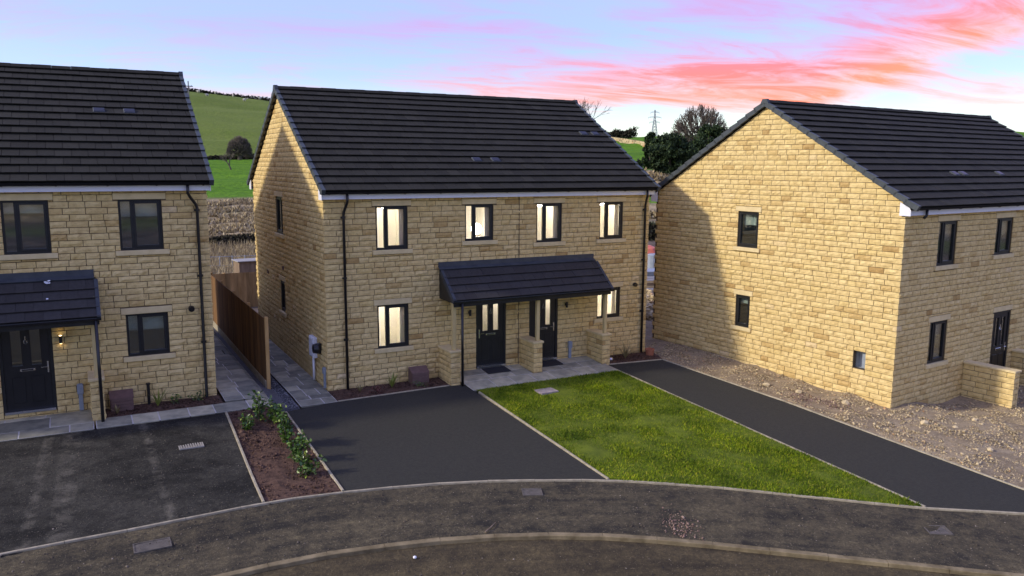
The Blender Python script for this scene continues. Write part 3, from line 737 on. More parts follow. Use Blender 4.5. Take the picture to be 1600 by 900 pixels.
def make_house(name, loc, rz, W, D, label, base, front, doors, gable=None, gables=(True,), vents=(), pipes=(), lights=(), mirror=False, seed=1, extra_holes=(), stub=False):
    h = empty(name, loc, rz); tag(h, label, 'house')
    WM = Matrix.Translation(loc) @ Matrix.Rotation(rz, 4, 'Z')
    F = lambda u, z, d: (u, d, z)
    G = lambda v, z, d: (d, v, z)
    H2 = lambda v, z, d: (W - d, v, z)
    holesF, blockF = [], []
    for wdw in front:
        a, bl = make_window(h, F, False, *wdw[:4], **wdw[4]); holesF.append(a); blockF += [a] + bl
    for d in doors:
        a = make_door(h, F, False, *d[:4], **d[4]); holesF.append(a); blockF.append(a)
        blockF.append((d[0] - 0.05, d[1] + 0.05, d[3], d[3] + 0.15))
        FB(F, False).fbox(d[0] - 0.05, d[1] + 0.05, 0.0, 0.1, d[3] + 0.003, d[3] + 0.145, 0.006).build('door_lintel', 'dressed_stone', h)
    holesG, blockG = [], []
    for wdw in (gable or []):
        a, bl = make_window(h, G, True, *wdw[:4], **wdw[4]); holesG.append(a); blockG += [a] + bl
    for a in extra_holes: holesG.append(a); blockG.append(a)
    zr = EAVE_Z + ROOF_RISE * (D / 2 - EAVE_Y)                 # ridge line of the tile surface
    under = 0.13
    def slope(z):
        t = (z - (EAVE_Z - under)) / ROOF_RISE + EAVE_Y
        return (max(t, 0.0), min(D - t, D))
    apex = zr - under
    wb = MB()
    backing(wb, 0.016, W - 0.016, base, 5.06, holesF, F, False)
    backing(wb, 0.016, D - 0.016, base, 5.06, holesG, G, True)
    wb.add([G(0.016, 5.06, 0.016), G(D - 0.016, 5.06, 0.016), G(D / 2, apex, 0.016)], [(2, 1, 0)])
    backing(wb, 0.016, D - 0.016, base, 5.06, [], H2, False)
    wb.add([H2(0.016, 5.06, 0.016), H2(D - 0.016, 5.06, 0.016), H2(D / 2, apex, 0.016)], [(0, 1, 2)])
    wb.add([(0.016, D - 0.016, base), (W - 0.016, D - 0.016, base), (W - 0.016, D - 0.016, 5.06), (0.016, D - 0.016, 5.06)], [(3, 2, 1, 0)])
    wall = wb.build('wall', 'mortar', h)
    st = []
    k0 = int(round(base / COURSE))
    lay(0, W, k0 * COURSE, 5.03, blockF, F, False, (0, -1, 0), st, COURSE, start=k0 % 2, seed=seed)
    lay(0, D, k0 * COURSE, apex, blockG, G, True, (-1, 0, 0), st, COURSE, slope=slope, start=(k0 + 1) % 2, seed=seed + 50)
    lay(0, D, k0 * COURSE, apex, [], H2, False, (1, 0, 0), st, COURSE, slope=slope, start=(k0 + 1) % 2, seed=seed + 70)
    pieces(st, 'wall_stone', 'stone', wall, WM, 300, 'wall_stonework')
    # roof --------------------------------------------------------------
    L = math.hypot(D / 2 - EAVE_Y, zr - EAVE_Z); ang = math.atan(ROOF_RISE); ca, sa = math.cos(ang), math.sin(ang)
    ov = 0.10
    def SF(u, s, t): return (u, EAVE_Y + s * ca - t * sa, EAVE_Z + s * sa + t * ca)
    def SB(u, s, t): return (u, D - EAVE_Y - s * ca + t * sa, EAVE_Z + s * sa + t * ca)
    rb = MB()
    for S, fl in ((SF, 1), (SB, 0)):
        t = MB().box(-ov + 0.03, W + ov - 0.03, 0.03, L - 0.01, -0.085, -0.02)
        rb.add([S(*v) for v in t.v], [f if fl else f[::-1] for f in t.f])
    roof = rb.build('roof', 'roof_deck', h)
    rows = 16; gz = (L - 0.05) / rows; tw = 0.334; items = []; back = MB()
    rnd = random.Random(seed + 9)
    for r in range(rows):
        off = (r % 2) * tw / 2
        u = -ov - off
        while u < W + ov - 1e-3:
            a, b = max(u, -ov + 0.02) + 0.0025, min(u + tw, W + ov - 0.02) - 0.005
            u += tw
            if b - a < 0.04: continue
            s0, s1 = r * gz, r * gz + gz + 0.05; j = rnd.uniform(-0.002, 0.003); t0 = 0.058 + j
            vs = [(a, s0, t0 - 0.020), (b, s0, t0 - 0.020), (b, s1, -0.018), (a, s1, -0.018), (a, s0 + rnd.uniform(-.003, .003), t0), (b, s0 + rnd.uniform(-.003, .003), t0), (b, s1, 0.004 + j), (a, s1, 0.004 + j)]
            fs = [(0, 3, 2, 1), (4, 5, 6, 7), (0, 1, 5, 4), (1, 2, 6, 5), (3, 0, 4, 7)]
            mb = MB().add([SF(*v) for v in vs], fs, min(max(rnd.gauss(0.5, 0.22), 0), 1))
            items.append((mb, (b - a) * gz, (0, -sa, ca)))
        t = MB().add([SB(x, s, q) for x, s, q in [(-ov + .02, s0, 0.002), (W + ov - .02, s0, 0.002), (W + ov - .02, s1, -0.018), (-ov + .02, s1, -0.018), (-ov + .02, s0, 0.036), (W + ov - .02, s0, 0.036), (W + ov - .02, s1, 0.004), (-ov + .02, s1, 0.004)]], [(1, 2, 3, 0), (7, 6, 5, 4), (4, 5, 1, 0), (5, 6, 2, 1), (7, 4, 0, 3)])
        back.join(t)
    pieces(items, 'roof_tile', 'roof_tile', roof, WM, 300, 'roof_tiling')
    back.build('rear_tiling', 'roof_tile', roof, tint=True, kind='stuff')
    n = int(round((W + 2 * ov) / 0.45)); lw = (W + 2 * ov) / n
    for i in range(n):
        a, b = -ov + i * lw, -ov + (i + 1) * lw - 0.004; up = 0.006 * (i % 2)
        prof = [(-0.13, -0.035), (-0.05, 0.045 + up), (0.05, 0.045 + up), (0.13, -0.035), (0.115, -0.055), (0.0, 0.0), (-0.115, -0.055)]
        MB().prism(prof, lambda p: (a, D / 2 + p[0], zr + 0.03 + p[1]), lambda p: (b, D / 2 + p[0], zr + 0.03 + p[1])).build('ridge_tile', 'roof_tile', roof, tint=True, fix=True)
    for (x, outw) in ((-ov, -1), (W + ov, 1)):
        for S in (SF, SB):
            for r in range(rows):
                s0, s1 = r * gz - 0.02, (r + 1) * gz + 0.025
                xa, xb = x - outw * 0.075, x + outw * 0.022
                vs = [S(xx, s, t) for xx in (xa, xb) for (s, t) in ((s0, -0.075), (s0, 0.070), (s1, 0.030), (s1, -0.095))]
                MB().add(vs, [(0, 1, 2, 3), (7, 6, 5, 4), (0, 4, 5, 1), (1, 5, 6, 2), (2, 6, 7, 3), (3, 7, 4, 0)]).build('verge_cap', 'verge', roof, fix=True)
        cp = [(-0.16, -0.10), (-0.075, 0.075), (0.075, 0.075), (0.16, -0.10), (0.0, -0.04)]
        MB().prism(cp, lambda p: (x - outw * 0.07, D / 2 + p[0], zr + 0.02 + p[1]), lambda p: (x + outw * 0.03, D / 2 + p[0], zr + 0.02 + p[1])).build('ridge_end_cap', 'verge', roof, fix=True)
    for (vu, vs_) in vents:
        s0 = vs_ * gz
        t = MB().cbox(vu - 0.13, vu + 0.13, s0 + 0.05, s0 + 0.27, 0.02, 0.068, 0.012); MBv = MB().add([SF(*v) for v in t.v], t.f); vo = MBv.build('roof_vent', 'lead', roof)
        t = MB().box(vu - 0.105, vu + 0.105, s0 + 0.075, s0 + 0.245, 0.064, 0.074); MB().add([SF(*v) for v in t.v], t.f).build('vent_grille', 'black_plastic', roof)
    # eaves --------------------------------------------------------------
    for (yy, sgn) in ((0.0, -1), (D, 1)):
        fb = MB()
        y0, y1 = sorted((yy + sgn * 0.16, yy + sgn * 0.14)); fb.box(-0.05, W + 0.05, y0, y1, 4.935, 5.135)
        y0, y1 = sorted((yy + sgn * 0.139, yy - sgn * 0.02)); fb.box(-0.05, W + 0.05, y0, y1, 4.935, 4.95)
        fb.build('fascia', 'white_upvc', h)
        for (x0, x1) in ((-0.075, -0.052), (W + 0.052, W + 0.075)):
            pf = [(yy + sgn * 0.17, 4.925), (yy + sgn * 0.17, 5.10), (yy - sgn * 0.12, 5.10 + 0.29 * ROOF_RISE * 0.92), (yy - sgn * 0.12, 4.925)]
            MB().prism(pf, lambda p: (x0, p[0], p[1]), lambda p: (x1, p[0], p[1])).build('box_end', 'white_upvc', h, fix=True)
    gp = []
    for k in range(9):
        t = math.pi + math.pi * k / 8; gp.append((0.058 * math.cos(t), 0.075 * math.sin(t)))
    gp += [(0.050 * math.cos(2 * math.pi - math.pi * k / 8), 0.066 * math.sin(2 * math.pi - math.pi * k / 8)) for k in range(9)]
    gy, gzz = -0.225, 5.135
    gut = MB().prism(gp, lambda p: (-0.12, gy + p[0], gzz + p[1]), lambda p: (W + 0.12, gy + p[0], gzz + p[1])).build('gutter', 'black_plastic', h, fix=True)
    nb = int(W / 0.95)
    for i in range(nb + 1):
        x = 0.1 + i * (W - 0.2) / nb
        MB().prism([(p[0] * 1.18, p[1] * 1.14 - 0.002) for p in gp[:9]], lambda p: (x - 0.018, gy + p[0], gzz + p[1]), lambda p: (x + 0.018, gy + p[0], gzz + p[1])).build('gutter_bracket', 'black_plastic', gut, fix=True)
    for (pu, off, shoe) in pipes:
        pts = [(pu + off, gy, 5.07), (pu + off, gy, 4.88), (pu + off * 0.8, gy + 0.05, 4.80), (pu + off * 0.15, -0.075, 4.62), (pu, -0.06, 4.54), (pu, -0.06, base + 0.30 if shoe else base + 0.12)]
        if shoe: pts += [(pu - 0.03, -0.08, base + 0.22), (pu - 0.20, -0.16, base + 0.08), (pu - 0.30, -0.2, base + 0.05)]
        dp = MB().tube(pts, 0.036, 10).build('downpipe', 'black_plastic', h, smooth=True)
        for z in (4.45, 2.9, 1.3): MB().tube([(pu, -0.06, z), (pu, -0.06, z + 0.06)], 0.044, 10).box(pu - 0.06, pu + 0.06, -0.03, 0.012, z, z + 0.05).build('pipe_clip', 'black_plastic', dp)
    if stub:
        MB().tube([(0.55, gy, 5.07), (0.55, gy, 4.93), (0.48, gy + 0.03, 4.86)], 0.036, 10).build('gutter_outlet', 'black_plastic', h, smooth=True)
    for (lu, lz, lit) in lights: wall_light(h, lu, lz, lit)
    return h, WM


# ------------------------------------------------------------------ terrain
KERB = [(-60, -8.6), (-12, -8.15), (-3.89, -8.03), (-2.39, -8.05), (-0.35, -8.45), (0.86, -8.88), (1.66, -9.24), (2.58, -9.80), (3.42, -10.40), (5.04, -11.66), (7.33, -13.44), (12.0, -17.0), (24, -26.0)]
EDGE = [(-60, -6.4), (-12, -6.05), (-6.85, -5.91), (-5.03, -5.90), (-2.81, -5.84), (-1.39, -6.0), (0.53, -6.44), (1.88, -6.95), (3.40, -7.65), (4.97, -8.68), (6.36, -9.80), (8.12, -11.22), (9.65, -12.20), (14, -15.2), (26, -24)]


def smooth_line(pts, n=6):
    out = []
    for i in range(len(pts) - 1):
        p0 = np.array(pts[max(i - 1, 0)]); p1 = np.array(pts[i]); p2 = np.array(pts[i + 1]); p3 = np.array(pts[min(i + 2, len(pts) - 1)])
        if np.linalg.norm(p2 - p1) > 8: out += [tuple(p1 + (p2 - p1) * k / n) for k in range(n)]; continue
        for k in range(n):
            t = k / n
            out.append(tuple(0.5 * ((2 * p1) + (-p0 + p2) * t + (2 * p0 - 5 * p1 + 4 * p2 - p3) * t * t + (-p0 + 3 * p1 - 3 * p2 + p3) * t ** 3)))
    out.append(tuple(pts[-1]))
    return out
KERB_S, EDGE_S = smooth_line(KERB), smooth_line(EDGE)
LEFT_P = [(0, 0), (28, 0), (36, -0.7), (41, -1.1), (52, -1.1), (60, -0.95), (66, -0.5), (90, 1.5), (130, 4.0), (175, 6.4), (230, 12.0), (300, 22.5), (360, 32.0), (425, 40.0), (470, 41.5), (700, 42), (3000, 45)]
RIGHT_P = [(0, 0), (28, 0), (40, 0.0), (60, 0.7), (90, 2.2), (100, 3.2), (108, 5.0), (150, 7.2), (200, 9.3), (230, 11.8), (300, 15.6), (420, 19), (700, 27), (1000, 30), (3000, 40)]


def terrain_z(x, y):
    dx, dy = x - CAM[0], y - CAM[1]; d = math.hypot(dx, dy); az = math.degrees(math.atan2(dx, dy))
    t = ss(14, 30, az) if az < 90 else 1.0
    if az < -60: t = ss(-60, -140, az)
    zl = np.interp(d, *zip(*LEFT_P))
    if d > 175: zl *= 1 - 0.017 * (min(max(az, -10), 25) - 6) * ss(175, 420, d)
    zr = np.interp(d, *zip(*RIGHT_P))
    far = zl * (1 - t) + zr * t
    if d > 60: far += (mnoise.fractal(Vector((x * 0.02, y * 0.02, 0)), 0.8, 2, 4)) * min((d - 60) * 0.012, 1.6)
    near = g(x, y) - 0.10
    if y < -8.2 or y < np.interp(x, [p[0] for p in KERB], [p[1] for p in KERB]): near -= 0.2
    k = ss(9.5, 19, y) if d < 90 else 1.0
    if y < 9.5 and d > 40: k = ss(40, 90, d)
    return near * (1 - k) + far * k


def build_terrain():
    rad = list(np.arange(2, 44, 1.2)) + list(np.geomspace(44.5, 120, 40)) + list(np.geomspace(123, 520, 60)) + list(np.geomspace(560, 2800, 14))
    azs = list(np.arange(-20, 75, 0.75)) + list(np.arange(75, 340, 5.0)); n = len(azs)
    V = [(CAM[0], CAM[1], terrain_z(CAM[0], CAM[1]))]; G_, O_, D_ = [0.0], [0.0], [0.0]
    for r in rad:
        for a in azs:
            x, y = CAM[0] + r * math.sin(R(a)), CAM[1] + r * math.cos(R(a)); V.append((x, y, terrain_z(x, y)))
            w = 4 * mnoise.noise(Vector((x * 0.05, y * 0.05, 3))); rr = r + w
            t = ss(14, 30, a) if a < 90 else 1.0
            gl = ss(87, 93, rr) * (1 - ss(172, 178, r)); ol = ss(172, 178, r); dl = ss(40, 44, r) * (1 - ss(88, 93, rr))
            gr = max(ss(112, 118, rr), ss(84, 86, rr) * (1 - ss(92, 95, rr)), ss(60, 63, rr) * (1 - ss(66, 69, rr))); dr = ss(69, 72, rr) * (1 - ss(112, 117, rr)) * (1 - gr)
            if 70 < a or a < -25: gr *= 0.25 if r < 150 else 0.5; gl *= 0.25; dl *= 0.3
            if y < 8: gl = gl if r > 60 else 0; dl = dl if r > 60 else 0
            G_.append(gl * (1 - t) + gr * t); O_.append(ol * (1 - t)); D_.append(dl * (1 - t) + dr * t)
    Fq = []
    for i in range(len(rad) - 1):
        for k in range(n): Fq.append((1 + i * n + k, 1 + (i + 1) * n + k, 1 + (i + 1) * n + (k + 1) % n, 1 + i * n + (k + 1) % n))
    for k in range(n): Fq.append((0, 1 + k, 1 + (k + 1) % n))
    me = bpy.data.meshes.new('ground'); me.from_pydata(V, [], Fq)
    for nm, dat in (('green', G_), ('olive', O_), ('dry', D_)):
        a = me.attributes.new(nm, 'FLOAT', 'POINT'); a.data.foreach_set('value', dat)
    bm = bmesh.new(); bm.from_mesh(me); bmesh.ops.recalc_face_normals(bm, faces=bm.faces[:]); bm.to_mesh(me); bm.free()
    if sum(p.normal.z for p in me.polygons) < 0: me.flip_normals()
    me.polygons.foreach_set('use_smooth', [True] * len(me.polygons)); me.materials.append(MATS['terrain'])
    o = bpy.data.objects.new('ground', me); COL.objects.link(o); tag(o, kind='structure', label='fields and hillside with grass and earth behind the houses')
build_terrain()

# ------------------------------------------------------------------ road, pavement, drives, lawn
far_road = [(24, -40), (-60, -40)]
sheet('road', KERB_S + far_road, 'muddy_road', dz=-0.055, step=2.0, label='muddy unfinished road in front of the kerb', skirt=0.0)
sheet('pavement', EDGE_S + KERB_S[::-1], 'muddy_pavement', dz=-0.015, step=0.5, label='mud stained asphalt pavement along the kerb', bumpz=0.012, skirt=0)


def resample(line, step, x0=-1e9, x1=1e9):
    P = np.array([p for p in line]); seg = np.linalg.norm(np.diff(P, axis=0), axis=1); s = np.concatenate([[0], np.cumsum(seg)])
    q = np.linspace(0, s[-1], max(int(round(s[-1] / step)), 1) + 1)
    return [(a, b) for a, b in zip(np.interp(q, s, P[:, 0]), np.interp(q, s, P[:, 1])) if x0 <= a <= x1]


def kerb_line(line, width, top, depth, name, mt, label, cat, step=0.915, x0=-1e9, x1=1e9, zf=g, offs=0.0):
    root = empty(name, (line[0][0], line[0][1], 0) if False else (0, 0, 0)); tag(root, label, cat)
    pts = resample(line, step, x0, x1)
    for (a, b) in zip(pts, pts[1:]):
        a, b = np.array(a), np.array(b); d = (b - a) / np.linalg.norm(b - a); nn = np.array((-d[1], d[0])); a2 = a + d * 0.004; b2 = b - d * 0.004
        j = random.uniform(-0.003, 0.003); c = 0.008
        mb = MB()
        prof = [(-width / 2, -depth), (width / 2, -depth), (width / 2, top - c), (width / 2 - c, top), (-width / 2 + c, top), (-width / 2, top - c)]
        mb.prism(prof, lambda p: (a2[0] + nn[0] * (p[0] + offs), a2[1] + nn[1] * (p[0] + offs), zf(*a2) + p[1] + j), lambda p: (b2[0] + nn[0] * (p[0] + offs), b2[1] + nn[1] * (p[0] + offs), zf(*b2) + p[1] + j))
        mb.build(name.replace('_line', '_stone') if 'kerb' in name else 'edging_block', mt, root, fix=True)
    return root
kerb_line(KERB_S, 0.13, 0.012, 0.2, 'kerb_line', 'kerb_concrete', 'muddy concrete kerb stones curving along the road', 'kerb', 0.915, -14, 14)
kerb_line(EDGE_S, 0.05, 0.022, 0.15, 'pavement_edging', 'concrete', 'thin pale concrete edging curving behind the pavement', 'edging', 0.915, -14, 13)

front_of = lambda x0, x1: [p for p in EDGE_S if x0 < p[0] < x1]
DR = [(-1.33, -1.12), (-0.02, -0.89), (2.9, -0.80), (3.08, -0.84), (3.46, -0.90), (3.42, -7.62)] + front_of(-1.3, 3.38)[::-1] + [(-1.38, -5.97)]
sheet('driveway', DR, 'drive_tarmac', 0.004, 0.5, 'smooth new charcoal tarmac driveway between planting bed and lawn')
RD = [(8.12, -0.85), (10.02, -1.05), (10.42, -5.54), (10.53, -8.75), (10.70, -12.90)] + front_of(8.3, 10.6)[::-1] + [(8.16, -11.2)]
sheet('driveway', RD, 'drive_tarmac', 0.004, 0.5, 'smooth new charcoal tarmac driveway between lawn and gravel')
LD = [(-14, -1.2), (-2.74, -1.21), (-2.84, -5.80)] + front_of(-13.5, -2.9)[::-1] + [(-14, -6.1)]
sheet('driveway', LD, 'dusty_tarmac', 0.004, 0.4, 'dusty tyre marked black tarmac driveway in front of the left house', bumpz=0.006)
BED = [(-2.68, -1.20), (-1.36, -1.14), (-1.40, -5.92), (-2.78, -5.78)]
sheet('flower_bed', BED, 'soil', -0.005, 0.16, 'brown soil planting bed between two driveways', bumpz=0.05)
LAWN = [(3.56, -1.48), (8.04, -1.48), (8.08, -11.12)] + front_of(3.5, 8.0)[::-1] + [(3.50, -7.62)]
sheet('lawn', LAWN, 'lawn_base', 0.015, 0.25, 'freshly laid lawn wedge between the two driveways', bumpz=0.03, bs=1.2)
sheet('flower_bed', [(0.0, -0.87), (3.1, -0.80), (3.1, 0.05), (0.0, 0.05)], 'soil', 0.0, 0.2, 'narrow soil bed under the ground floor window of the middle house', bumpz=0.03)
sheet('flower_bed', [(8.3, -0.78), (10.1, -0.98), (10.35, -0.1), (8.3, 0.05)], 'soil', 0.0, 0.2, 'small soil bed at the right corner of the middle house', bumpz=0.03)
sheet('flower_bed', [(-5.15, -0.50), (-2.66, -0.48), (-2.66, 0.24), (-5.15, 0.24)], 'soil', 0.0, 0.2, 'dark soil bed under the window of the left house', bumpz=0.03)
sheet('gravel_strip', [(-1.58, -0.82), (-0.97, -0.95), (-0.95, 10.5), (-1.50, 10.5)], 'dark_gravel', -0.01, 0.4, 'dark gravel strip along the foot of the fence')
SITE = [(10.05, -1.05), (10.45, -5.54), (10.56, -8.75), (10.73, -12.9), (14, -15.2), (30, -15), (30, 6), (10.2, 6), (10.2, 0.0)]
sheet('gravel_ground', SITE, 'site_ground', 0.0, 0.4, 'rough stony ground around the right house', bumpz=0.10, skirt=0.0, bs=0.9)

for ln, lb in (([(-2.71, -1.22), (-2.81, -5.80)], 'thin concrete edging between the dusty driveway and the planting bed'), ([(-1.345, -1.15), (-1.39, -5.95)], 'muddy concrete edging between the planting bed and the middle driveway'),
               ([(3.53, -1.64), (3.455, -7.62)], 'thin concrete edging along the left side of the lawn'), ([(8.08, -0.9), (8.12, -11.18)], 'thin concrete edging along the right side of the lawn'),
               ([(10.035, -1.05), (10.435, -5.54), (10.545, -8.75), (10.70, -12.8)], 'thin edging between the right driveway and the stony ground'), ([(0.0, -0.885), (3.05, -0.815)], 'thin edging between the middle house bed and its driveway'),
               ([(8.2, -0.84), (10.0, -1.03)], 'thin edging between the small corner bed and the right driveway')):
    kerb_line(ln, 0.05, 0.028, 0.15, 'garden_edging', 'concrete', lb, 'edging', min(0.915, 0.9))

# ------------------------------------------------------------------ paving slabs


def pave(name, rects, zf, label, rows=(0.3, 0.45, 0.6), lens=(0.45, 0.9), along='y', seed=3, thick=0.05, nx=4, tlo=0.0, thi=1.0):
    """each rect (x0,x1,y0,y1) filled with bands of slabs; the mortar bed is the part under them"""
    root = empty(name); tag(root, label, 'paving'); rnd = random.Random(seed)
    bed = MB()
    for (x0, x1, y0, y1) in rects:
        n = max(int((x1 - x0) / 0.5), 1); mm = max(int((y1 - y0) / 0.5), 1)
        for i in range(n):
            for j in range(mm):
                a, b = x0 + (x1 - x0) * i / n, x0 + (x1 - x0) * (i + 1) / n; c, d = y0 + (y1 - y0) * j / mm, y0 + (y1 - y0) * (j + 1) / mm
                bed.add([(p, q, zf(p, q) - 0.008) for p, q in ((a, c), (b, c), (b, d), (a, d))], [(0, 1, 2, 3)])
    bed.build('mortar_bed', 'joint', root)
    fn = lambda u, v, d: (u, v, zf(u, v) - d)
    for (x0, x1, y0, y1) in rects:
        p0, p1, q0, q1 = (y0, y1, x0, x1) if along == 'y' else (x0, x1, y0, y1)
        p = p0
        while p < p1 - 1e-3:
            w = rnd.choice(rows)
            if p1 - (p + w) < 0.2: w = p1 - p
            q = q0
            while q < q1 - 1e-3:
                l = rnd.uniform(*lens)
                if q1 - (q + l) < 0.22: l = q1 - q
                a, b, c, d = p + 0.014, p + w - 0.014, q + 0.014, q + l - 0.014
                qd = [(c, a), (d, a), (d, b), (c, b)] if along == 'y' else [(a, c), (b, c), (b, d), (a, d)]
                stone(qd, fn, False, depth=thick, proud=0.004, nx=nx, nz=3, tint=rnd.uniform(tlo, thi), edge=0.002, rnd=rnd).build('slab', 'slab', root, tint=True)
                q += l
            p += w
    return root
zp = lambda x, y: 0.105 + 0.095 * y
pave('porch_paving', [(3.42, 5.60, -0.84, 0.0), (5.94, 7.93, -0.84, 0.0)], zp, 'grey stone slabs under the porch of the middle house', (0.42,), (0.6, 1.0), 'y', 5, tlo=0.3)
pave('paving_strip', [(3.44, 8.05, -1.47, -0.85)], zp, 'pale stone slabs between the porch and the lawn', (0.59,), (0.55, 0.95), 'y', 6, tlo=0.6)
pave('side_path', [(-0.93, -0.02, -0.92, 9.5)], lambda x, y: g(x, y) + 0.02, 'stone slab path along the left gable of the middle house', (0.3, 0.45, 0.6), (0.3, 0.6), 'y', 7, thi=0.8)
pave('side_path', [(-2.60, -1.58, -0.42, 9.5)], lambda x, y: g(x, y) + 0.02, 'stone slab path beside the right wall of the left house', (0.3, 0.45, 0.6), (0.35, 0.6), 'y', 8, thi=0.8)
pave('paving_strip', [(-5.36, -1.62, -1.17, -0.55)], lambda x, y: g(x, y) + 0.02, 'row of grey slabs between the left bed and the dusty driveway', (0.62,), (0.5, 0.85), 'y', 9, tlo=0.3)
pave('porch_paving', [(-13.5, -5.40, -1.17, 0.2)], lambda x, y: 0.235 + 0.05 * min(y, 0), 'grey slabs in front of the black door of the left house', (0.45, 0.68), (0.6, 1.0), 'y', 10, tlo=0.2)

# ------------------------------------------------------------------ houses
WL = dict(lit=True)
C_FRONT = [(1.37, 2.24, 3.60, 4.74, WL), (3.91, 4.77, 3.74, 4.74, dict(lit=True, globe=(4.60, 4.00, 0.16))), (6.16, 7.00, 3.61, 4.73, WL), (8.33, 9.17, 3.62, 4.73, WL),
           (1.37, 2.23, 0.98, 2.14, WL), (8.30, 9.14, 1.20, 2.13, WL)]
C_DOORS = [(4.24, 5.18, 0.13, 2.22, dict(lit=True, hinge=1)), (5.95, 6.91, 0.13, 2.22, dict(lit=True, hinge=-1))]
C_GABLE = [(4.55, 5.45, 3.70, 4.82, {}), (4.58, 5.20, 1.30, 2.26, {})]
mid, MW = make_house('stone_house', (0, 0, 0), 0.0, 10.16, 8.97, 'middle honey stone house with lit windows and two black doors', -4 * COURSE, C_FRONT, C_DOORS, C_GABLE,
                     vents=[(4.72, 4), (5.32, 4), (9.3, 9), (9.75, 9)], pipes=[(0.50, 0.06, False), (9.96, -0.06, False)], lights=[(4.02, 1.75, False), (7.17, 1.74, False)], seed=11)
WLF = 10.16
lx = lambda u: WLF + u
DK = {}
L_FRONT = [(lx(-4.15), lx(-3.27), 3.60, 4.75, DK), (lx(-1.90), lx(-1.00), 3.59, 4.74, DK), (lx(-1.89), lx(-1.00), 1.12, 2.11, DK)]
L_DOORS = [(lx(-4.42), lx(-3.40), 0.10, 2.20, dict(hinge=-1))]
lef, LWM = make_house('stone_house', (-2.698 - WLF, 0.19, 0.25), 0.0, WLF, 8.97, 'left honey stone house with dark windows, cut by the photo edge', -5 * COURSE, L_FRONT, L_DOORS, None,
                      vents=[(lx(-2.08), 9), (lx(-1.40), 9)], pipes=[(lx(-0.24), -0.20, True)], lights=[(lx(-3.23), 1.68, True)], seed=23)
R_FRONT = [(1.61, 2.50, 3.57, 4.73, DK), (4.57, 5.50, 3.69, 4.72, DK), (1.56, 2.42, 0.96, 2.08, DK), (8.0, 8.9, 3.6, 4.73, DK)]
R_DOORS = [(4.90, 5.90, 0.0, 2.02, dict(hinge=-1))]
R_GABLE = [(4.48, 5.23, 3.72, 4.78, dict(narrow=False)), (4.65, 5.17, 1.31, 2.27, dict(narrow=False))]
rig, RWM = make_house('stone_house', (12.566, -7.065, -0.30), 0.0987, 12.3, 8.75, 'right honey stone house, gable end beside the stony ground', -5 * COURSE, R_FRONT, R_DOORS, R_GABLE,
                      vents=[(3.9, 4), (4.35, 4), (6.4, 4)], seed=37, extra_holes=[(0.80, 1.15, 0.84, 1.31)], stub=True)
# open service niche in the right gable
GR = lambda v, z, d: (d, v, z)
nb_ = FB(GR, True); nb_.open_box(0.80, 1.15, 0.10, 0.30, 0.84, 1.31); nb_.build('service_niche', 'dark_room', rig)
FB(GR, True).fbox(0.80, 0.98, 0.16, 0.18, 0.85, 1.30).build('niche_board', 'grey_plastic', rig)
# movement joint, round vents and pipes of the middle front
MB().box(5.575, 5.592, -0.012, 0.02, 0.1, 5.0).build('movement_joint', 'mortar', mid)


def round_vent(house, u, z, r=0.065):
    b = MB(); b.tube([(u, 0.02, z), (u, -0.05, z), (u, -0.10, z - 0.01)], [r * 0.9, r, r * 0.85], 14)
    b.build('boiler_flue', 'black_plastic', house)
round_vent(mid, 9.67, 2.17); round_vent(lef, lx(-0.48), 2.15, 0.075)


def service_pipe(house, u, z0, h_):
    b = MB(); b.cbox(u - 0.045, u + 0.045, -0.05, 0.01, z0, z0 + h_, 0.006); b.cbox(u - 0.065, u + 0.065, -0.075, 0.01, z0 + h_ * 0.62, z0 + h_ * 0.98, 0.008)
    b.build('service_duct', 'grey_plastic', house)
service_pipe(mid, 7.33, 0.06, 0.55); service_pipe(lef, lx(-2.92), 0.0, 0.62)
g_ = MB()
# meter cabinet on the left gable
FB(GR, True).fbox(0.95, 1.40, -0.11, 0.0, 0.68, 1.24, 0.015).build('meter_box', 'white_upvc', mid)
FB(GR, True).fbox(0.985, 1.365, -0.122, -0.108, 0.72, 1.20, 0.006).build('meter_door', 'white_upvc', mid)
MB().tube([(-0.06, 1.15, 0.66), (-0.06, 1.15, 0.05)], 0.035, 10).build('cable_conduit', 'white_upvc', mid, smooth=True)
hb = MB(); hb.tube([(-0.02, 0.62, 1.02), (-0.09, 0.62, 1.02), (-0.20, 0.62, 1.02)], [0.10, 0.14, 0.12], 16); hb.cbox(-0.09, 0.01, 0.54, 0.70, 0.88, 1.16, 0.02); hb.build('charging_point', 'black_plastic', mid)
FB(GR, True).fbox(0.16, 0.26, -0.05, 0.0, 0.05, 0.60, 0.006).build('service_duct', 'grey_plastic', mid)
FB(GR, True).fbox(0.13, 0.29, -0.07, 0.0, 0.42, 0.58, 0.008).build('duct_cover', 'grey_plastic', mid)
for v, z in ((6.9, 2.31), (4.66, 2.68)): FB(GR, True).fbox(v - 0.05, v + 0.05, -0.03, 0.01, z - 0.06, z + 0.06, 0.006).build('extract_vent', 'brown_plastic', mid)
# small dark tap or vent on the side wall of the left house
sb_ = MB(); sb_.tube([(WLF, 1.4, 0.95), (WLF + 0.10, 1.4, 0.95), (WLF + 0.16, 1.4, 0.93)], [0.10, 0.13, 0.11], 14); sb_.cbox(WLF - 0.01, WLF + 0.08, 1.3, 1.5, 0.8, 1.1, 0.02); sb_.build('charging_point', 'black_plastic', lef)

# ------------------------------------------------------------------ porches


